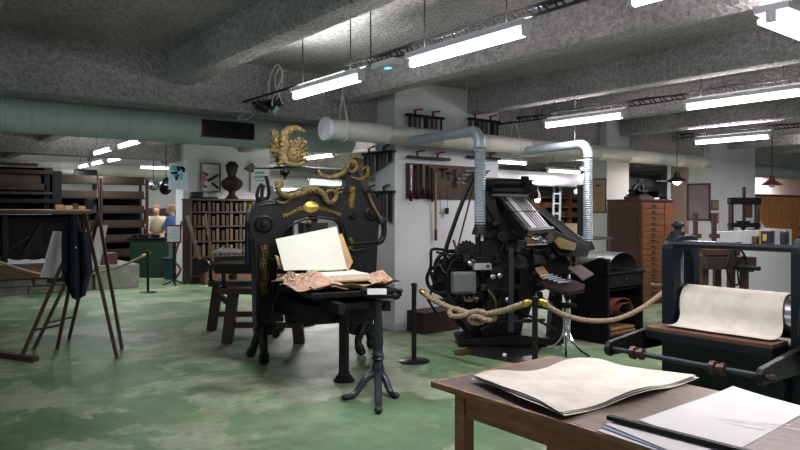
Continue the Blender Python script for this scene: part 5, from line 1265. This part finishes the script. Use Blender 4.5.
# ================= middle right: poster column, drawer cabinet, lamp
yc = 7.3
xq = 10.62
a, b = Wx(591.5, 180, xq), Wx(606, 212, xq)
t = thing('printed_notice', 'yellowed printed notice in dark frame on the blue side of the column', 'poster', (xq, (a.y+b.y)/2, b.z))
MB().bx(xq-.015, xq, b.y, a.y, b.z, a.z).build('sheet', mat('yellowed_paper', (.40, .27, .16), .8, 0, .1, 4), t)
m = MB(); w_ = .018
m.bx(xq-.025, xq, b.y-w_, b.y, b.z-w_, a.z+w_).bx(xq-.025, xq, a.y, a.y+w_, b.z-w_, a.z+w_).bx(xq-.025, xq, b.y, a.y, a.z, a.z+w_).bx(xq-.025, xq, b.y, a.y, b.z-w_, b.z); m.build('frame', black, t)
MB().bx(xq-.017, xq-.015, b.y+.10, a.y-.10, a.z-.125, a.z-.095).build('heading_line', ink_black, t)
m = MB()
for i in range(12): m.bx(xq-.017, xq-.015, b.y+.05, a.y-.05, a.z-.2-.035*i, a.z-.193-.035*i)
m.build('text_lines', mat('brown_ink', (.2, .12, .07), .8), t)

dx0, dx1, dy0, dy1, dz = 10.12, 11.15, 6.28, 6.95, 1.79
t = thing('drawer_cabinet', 'tall brown type cabinet with many shallow drawers and brass pulls', 'cabinet', ((dx0+dx1)/2, 6.6, 0))
MB().bx(dx0, dx1, dy0+.02, dy1, 0, dz).build('carcass', wood, t, bevel=.004)
MB().bx(dx0-.015, dx1+.015, dy0, dy1+.01, dz, dz+.03).build('top', wood_red, t, bevel=.004)
MB().bx(dx0-.012, dx0-.002, dy0+.06, dy1-.06, .1, dz-.12).build('side_panel', wood_red, t, bevel=.004)
n = 17
for i in range(n):
    z0_, z1_ = .06+(dz-.09)*i/n, .06+(dz-.09)*(i+1)/n
    d_ = MB().bx(dx0+.03, dx1-.30, dy0, dy0+.02, z0_+.006, z1_-.004).build('drawer', drawer_wood, t, bevel=.003)
    xm = (dx0+dx1-.27)/2; MB().bx(xm-.055, xm+.055, dy0-.02, dy0, z0_+.035, z0_+.062).build('pull', brass_dull, d_, bevel=.005)
MB().bx(dx1-.28, dx1-.02, dy0+.0, dy0+.02, .06, dz-.03).build('end_stile', drawer_wood, t)
# small iron press and things on top of it
c = Vector((dx0+.42, 6.6, dz+.032)); 
t = thing('small_press', 'small dark iron copying press on top of the drawer cabinet', 'press', c)
MB().box(c+Z*.03, (.42, .3, .05)).build('base', wood_case, t); MB().box(c+Z*.075, (.34, .26, .03)).build('lower_plate', irond, t)
MB().tube(arc(c+Z*.1, .17, 0, PI, 12), .028, 8).build('yoke', irond, t, smooth=True)
MB().cyl(c+Z*.14, c+Z*.36, .02, 10).build('screw', iron2, t); MB().box(c+Z*.15, (.28, .22, .03)).build('upper_plate', irond, t)
MB().tube([c+Z*.36-Vector((.13, 0, 0)), c+Z*.36+Vector((.13, 0, 0))], .016, 8).build('handle', irond, t)
t2 = tag(MB().bx(dx0+.70, dx0+.85, 6.45, 6.6, dz+.031, dz+.07).build('paper_slip', paper_w), 'small white slip on top of the drawer cabinet beside the copying press', 'paper')
t = thing('rear_shelving', 'dark wooden shelving of cases behind the drawer cabinet', 'shelf rack', (14.4, 9.6, 0))
for x in (13.2, 15.9): MB().bx(x, x+.05, 9.4, 9.9, 0, 2.25).build('side_panel', blackm, t)
MB().bx(13.25, 15.9, 9.88, 9.9, 0, 2.2).build('back_panel', wood_dark, t)
for i in range(8): MB().bx(13.25, 15.9, 9.42, 9.88, .1+.29*i, .13+.29*i).build('shelf', wood_red, t)
for i in range(1, 7):
    for k in range(4):
        if (i*3+k) % 5 == 0: continue
        tag(MB().bx(13.32+.64*k, 13.86+.64*k, 9.46, 9.85, .132+.29*i, .29+.29*i-.03*(k % 3)).build('brown_case', (wood_case, wood_red, wood)[(i+k) % 3], bevel=.006), 'brown case, %s column of the shelving behind the drawer cabinet, %s shelf up' % (['first', 'second', 'third', 'fourth'][k], ['', 'second', 'third', 'fourth', 'fifth', 'sixth', 'seventh'][i]), 'case', 'cases on the rear shelving')
# shelving, ladder and odd things seen between the two hoses
t = thing('tall_shelving', 'tall brown shelving seen between the hoses under the white duct', 'shelf rack', (16.2, 12.3, 0))
for x in (14.0, 15.7, 17.4, 19.0): MB().bx(x, x+.05, 12.0, 12.5, 0, 2.1).build('post', wood_red, t)
MB().bx(14.0, 19.05, 12.48, 12.5, 0, 2.05).build('back_panel', wood_dark, t)
for i in range(8): MB().bx(14.0, 19.05, 12.02, 12.47, .1+.27*i, .13+.27*i).build('shelf', wood_case, t)
for i in range(2, 7):
    for k in range(9):
        if (i*5+k*3) % 7 < 2: continue
        x = 14.08+1.69*(k//3)+.53*(k % 3); w_ = .33+.05*((i+k) % 3)
        tag(MB().bx(x, x+w_, 12.06, 12.4, .132+.27*i, .25+.27*i+.05*((k*i) % 3)/2).build('stored_box', (wood_case, wood_pale, wood_red, wood, tin)[(i*2+k) % 5], bevel=.004), 'stored box on %s shelf of the tall shelving between the hoses' % ['', '', 'third', 'fourth', 'fifth', 'sixth', 'seventh'][i], 'box', 'stored boxes on %s shelf of the tall shelving' % ['', '', 'third', 'fourth', 'fifth', 'sixth', 'seventh'][i])
Yl = 18.3
t = thing('ladder', 'pale metal ladder standing against the tall shelving', 'ladder', W(557, 262, Yl))
for px in (554, 560.5): MB().bar(Vector((*W(px-2, 200, Yl-.3).xy, 0)), W(px, 187, Yl), .05, .04).build('rail', galv, t)
for i in range(8):
    f = .08+.12*i; a = Vector((*W(552, 200, Yl-.3).xy, 0)).lerp(W(554, 187, Yl), f); b = Vector((*W(558.5, 200, Yl-.3).xy, 0)).lerp(W(560.5, 187, Yl), f)
    MB().bar(a, b, .045, .035).build('rung', galv, t)
t = thing('wire_table', 'light table with gridded grey top seen between the hoses', 'table', W(570, 225, 10.5)*1)
tc = C2W((572-400)/FOC*10.6, 10.6); t.matrix_basis = Matrix.Translation(tc)
MB().box(tc+Z*1.18, (.9, .9, .03), rx=-.0).build('top', tin, t)
m = MB()
for i in range(9): m.box(tc+Z*1.2+Vector((-.4+.1*i, 0, 0)), (.01, .88, .008)).box(tc+Z*1.2+Vector((0, -.4+.1*i, 0)), (.88, .01, .008))
m.build('grid', steel, t)
for a_ in (-.4, .4):
    for b_ in (-.4, .4): MB().box(tc+Vector((a_, b_, .58)), (.04, .04, 1.17)).build('leg', tin, t)
c = tc+Z*1.205+Vector((.1, .1, 0))
tag(MB().box(c+Z*.11, (.2, .05, .2), rz=RC).build('small_box', mat('cream_box', (.5, .42, .28), .6), bevel=.01), 'small cream box standing on the gridded table', 'box')
# pendant lamps
def pendant(lab, px, py, Y, lit):
    c = W(px, py, Y); t = thing('pendant_lamp', lab, 'lamp', c)
    MB().lathe([(.03, .16), (.05, .14), (.06, .08), (.18, .0), (.19, -.02)], c, Z, 24, cap=False).build('shade', irond if lit else maroon, t, smooth=True)
    MB().ball(c-Z*.0, (.075, .075, .07), 14, 10).build('bulb', bulb_em if lit else paper_w, t, smooth=True)
    MB().cyl(c+Z*.15, (c.x, c.y, 3.4), .008, 6).build('cord', black, t)
    if lit:
        MB().cyl(c-CX*.38, c+CX*.38, .012, 6).build('cross_rod', steel, t)
        d = bpy.data.lights.new('glow', 'POINT'); d.energy = 22; d.color = (1, .85, .7); d.shadow_soft_size = .08
        o = bpy.data.objects.new('glow', d); col.objects.link(o); o.parent = t; o.location = (0, 0, -.12)
pendant('lit pendant lamp with dark shade hanging right of the drawer cabinet', 677, 181, 12.2, True)
pendant('pendant lamp with dark red shade above the orange partition', 772, 184, 12.6, False)
# framed notices on the right pier
xr_ = 14.5
a, b = Wx(689, 185, xr_), Wx(709.5, 219, xr_)
t = thing('framed_notice', 'tall mauve-grey notice in black frame on the right pier', 'picture', (xr_, (a.y+b.y)/2, b.z))
y0_, y1_ = 7.32, 7.80
z1_, z0_ = Wx(700, 185, xr_).z, Wx(700, 219, xr_).z
MB().bx(xr_-.02, xr_, y0_, y1_, z0_, z1_).build('sheet', mat('mauve_sheet', (.22, .18, .19), .6, 0, .1, 3), t)
MB().bx(xr_-.035, xr_, y0_-.03, y0_, z0_, z1_).bx(xr_-.035, xr_, y1_, y1_+.03, z0_, z1_).bx(xr_-.035, xr_, y0_-.03, y1_+.03, z1_, z1_+.035).bx(xr_-.035, xr_, y0_-.03, y1_+.03, z0_-.035, z0_).build('frame', black, t)
for k, (p0, p1, lab) in enumerate((((712, 200), (719, 210), 'upper of two small framed prints on the right pier'), ((711.5, 213), (719, 223), 'lower of two small framed prints on the right pier'))):
    a, b = Wy(*p0, 7.28), Wy(*p1, 7.28); t = thing('framed_print', lab, 'picture', ((a.x+b.x)/2, 7.3, b.z), 0, 'small framed prints')
    MB().bx(a.x, b.x, 7.285, 7.3, b.z, a.z).build('frame', wood, t); MB().bx(a.x+.03, b.x-.03, 7.28, 7.286, b.z+.03, a.z-.03).build('print', mat('sepia', (.3, .22, .15), .7), t)
# orange partition
a, b = Wy(757, 195, 7.0), Wy(830, 195, 7.0)
a, b = Wy(757.5, 195, 7.9), Wy(800, 195, 7.9)
t = thing('pine_cupboard', 'orange pine plank cupboard wall behind the right pier', 'cupboard', ((a.x+b.x)/2, 8.1, 0))
zt = 2.03; x = 16.75; k = 0
MB().bx(x, 25.5, 7.95, 8.4, 0, zt).build('carcass', pine, t)
while x < 25.3:
    MB().bx(x, x+.18, 7.93, 7.95, .02, zt-.02).build('plank', pine, t, bevel=.004); x += .185; k += 1
MB().bx(16.74, 25.5, 7.91, 8.41, zt, zt+.05).build('cornice', wood_case, t)
# bookbinder screw press
Yp = 12.6; P_ = lambda px, py, d=0: W(px, py, Yp+d)
base = C2W((744-400)/FOC*Yp, Yp)
t = thing('screw_press', 'tall wooden and iron standing press with a vertical screw', 'press', base, RC)
zb2 = P_(744, 226).z
for px in (731, 757): MB().bar(Vector((*P_(px, 200).xy, 0)), P_(px, 199), .07, .07).build('post', wood_dark, t)
MB().bar(P_(728.5, 201), P_(760, 201), .12, .13).build('head_beam', irond, t, bevel=.01)
MB().bar(P_(729, 225), P_(759, 225), .12, .08).build('lower_beam', irond, t)
MB().bar(P_(731, 248), P_(757, 248), .12, .3).build('bed_block', wood_dark, t)
MB().cyl(P_(744, 187), P_(744, 223), .03, 10).build('screw', iron2, t)
MB().box(P_(748, 211), (.14, .06, .26), rz=RC).build('hanging_block', wood_red, t)
MB().prism([P_(737, 221), P_(751, 221), P_(744, 231)], CY*.06).build('pressing_cone', irond, t)
tag(MB().prism([P_(750, 228, .2), P_(766, 228, .2), P_(760, 221, .2), P_(754, 219, .2)], CY*.03).build('white_cloth', paper_w), 'white cloth heap beside the foot of the standing press', 'cloth')
# ensure the heap rests on a ledge
a_ = P_(758, 228.4, .3); tag(MB().box((a_.x, a_.y, a_.z/2), (.6, .4, a_.z), rz=RC).build('side_counter', white, bevel=.01), 'white counter behind the low white partition', 'counter')
# wooden star-wheel press in front of the low partition
Yw = 9.1; Q = lambda px, py, d=0: W(px, py, Yw+d); F0 = lambda px, d=0: Vector((*W(px, 212, Yw+d).xy, 0))
t = thing('wooden_press', 'brown wooden table press with a dark spoked wheel seen under the navy crossbar', 'press', F0(722), RC)
for px, d in ((704, 0), (717, .35), (744, 0), (731, .5)): MB().bar(F0(px, d), Q(px, 262, d), .09, .08, up=CY).build('leg', wood_red, t)
MB().bar(Q(700, 262), Q(748, 262), .45, .17).build('table_frame', wood_dark, t, bevel=.01)
MB().bar(Q(702, 252), Q(735, 252), .3, .08).build('carriage', wood_red, t, bevel=.01)
MB().bar(Q(701, 248), Q(716, 248), .25, .03).build('pale_plank', wood_pale, t)
for px in (695.5, 714):
    MB().bar(Q(px, 254), Q(px, 213), .05, .05, up=CY).build('upright', wood_red, t); MB().bar(Q(px-4, 236), Q(px+5, 236), .06, .06).build('crosspiece', wood_red, t)
c = Q(737, 267, -.35); ax = (CX*.55-CY*.83).normalized(); b_ = ax.cross(Z).normalized(); m = MB()
m.tube([c+(Z*math.cos(2*PI*k/30)+b_*math.sin(2*PI*k/30))*.235 for k in range(30)], .014, 8, closed=True)
for k in range(3): d = Z*math.cos(PI*k/3+.2)+b_*math.sin(PI*k/3+.2); m.bar(c-d*.235, c+d*.235, .016, .016)
m.cyl(c-ax*.05, c+ax*.3, .03, 10)
m.build('spoked_wheel', irond, t, smooth=True)
MB().bar(Q(738, 270, -.2), Q(753, 270, -.2), .05, .05).build('axle', wood_dark, t)

# bright patterned poster seen behind the right end of the lever
Yo = 11.0
t = thing('hanging_poster', 'orange and pink patterned poster hanging behind the gilded serpent of the lever', 'poster', W(361, 190, Yo))
MB().prism([W(353, 157, Yo), W(368, 160, Yo), W(369, 191, Yo), (W(353, 190, Yo))], CY*.01).build('sheet', mat('beige_sheet', (.45, .30, .2), .8), t)
MB().prism([W(353, 158, Yo-.02), W(357, 157, Yo-.02), W(357, 176, Yo-.02), W(353, 176, Yo-.02)], CY*.008).build('orange_band', mat('orange_ink', (.7, .16, .04), .8), t)
MB().prism([W(357, 159, Yo-.02), W(368, 162, Yo-.02), W(368, 177, Yo-.02), W(357, 176, Yo-.02)], CY*.008).build('pink_field', mat('pink_field', (.35, .10, .08), .8, 0, .3, 14, c2=(.75, .5, .45)), t)
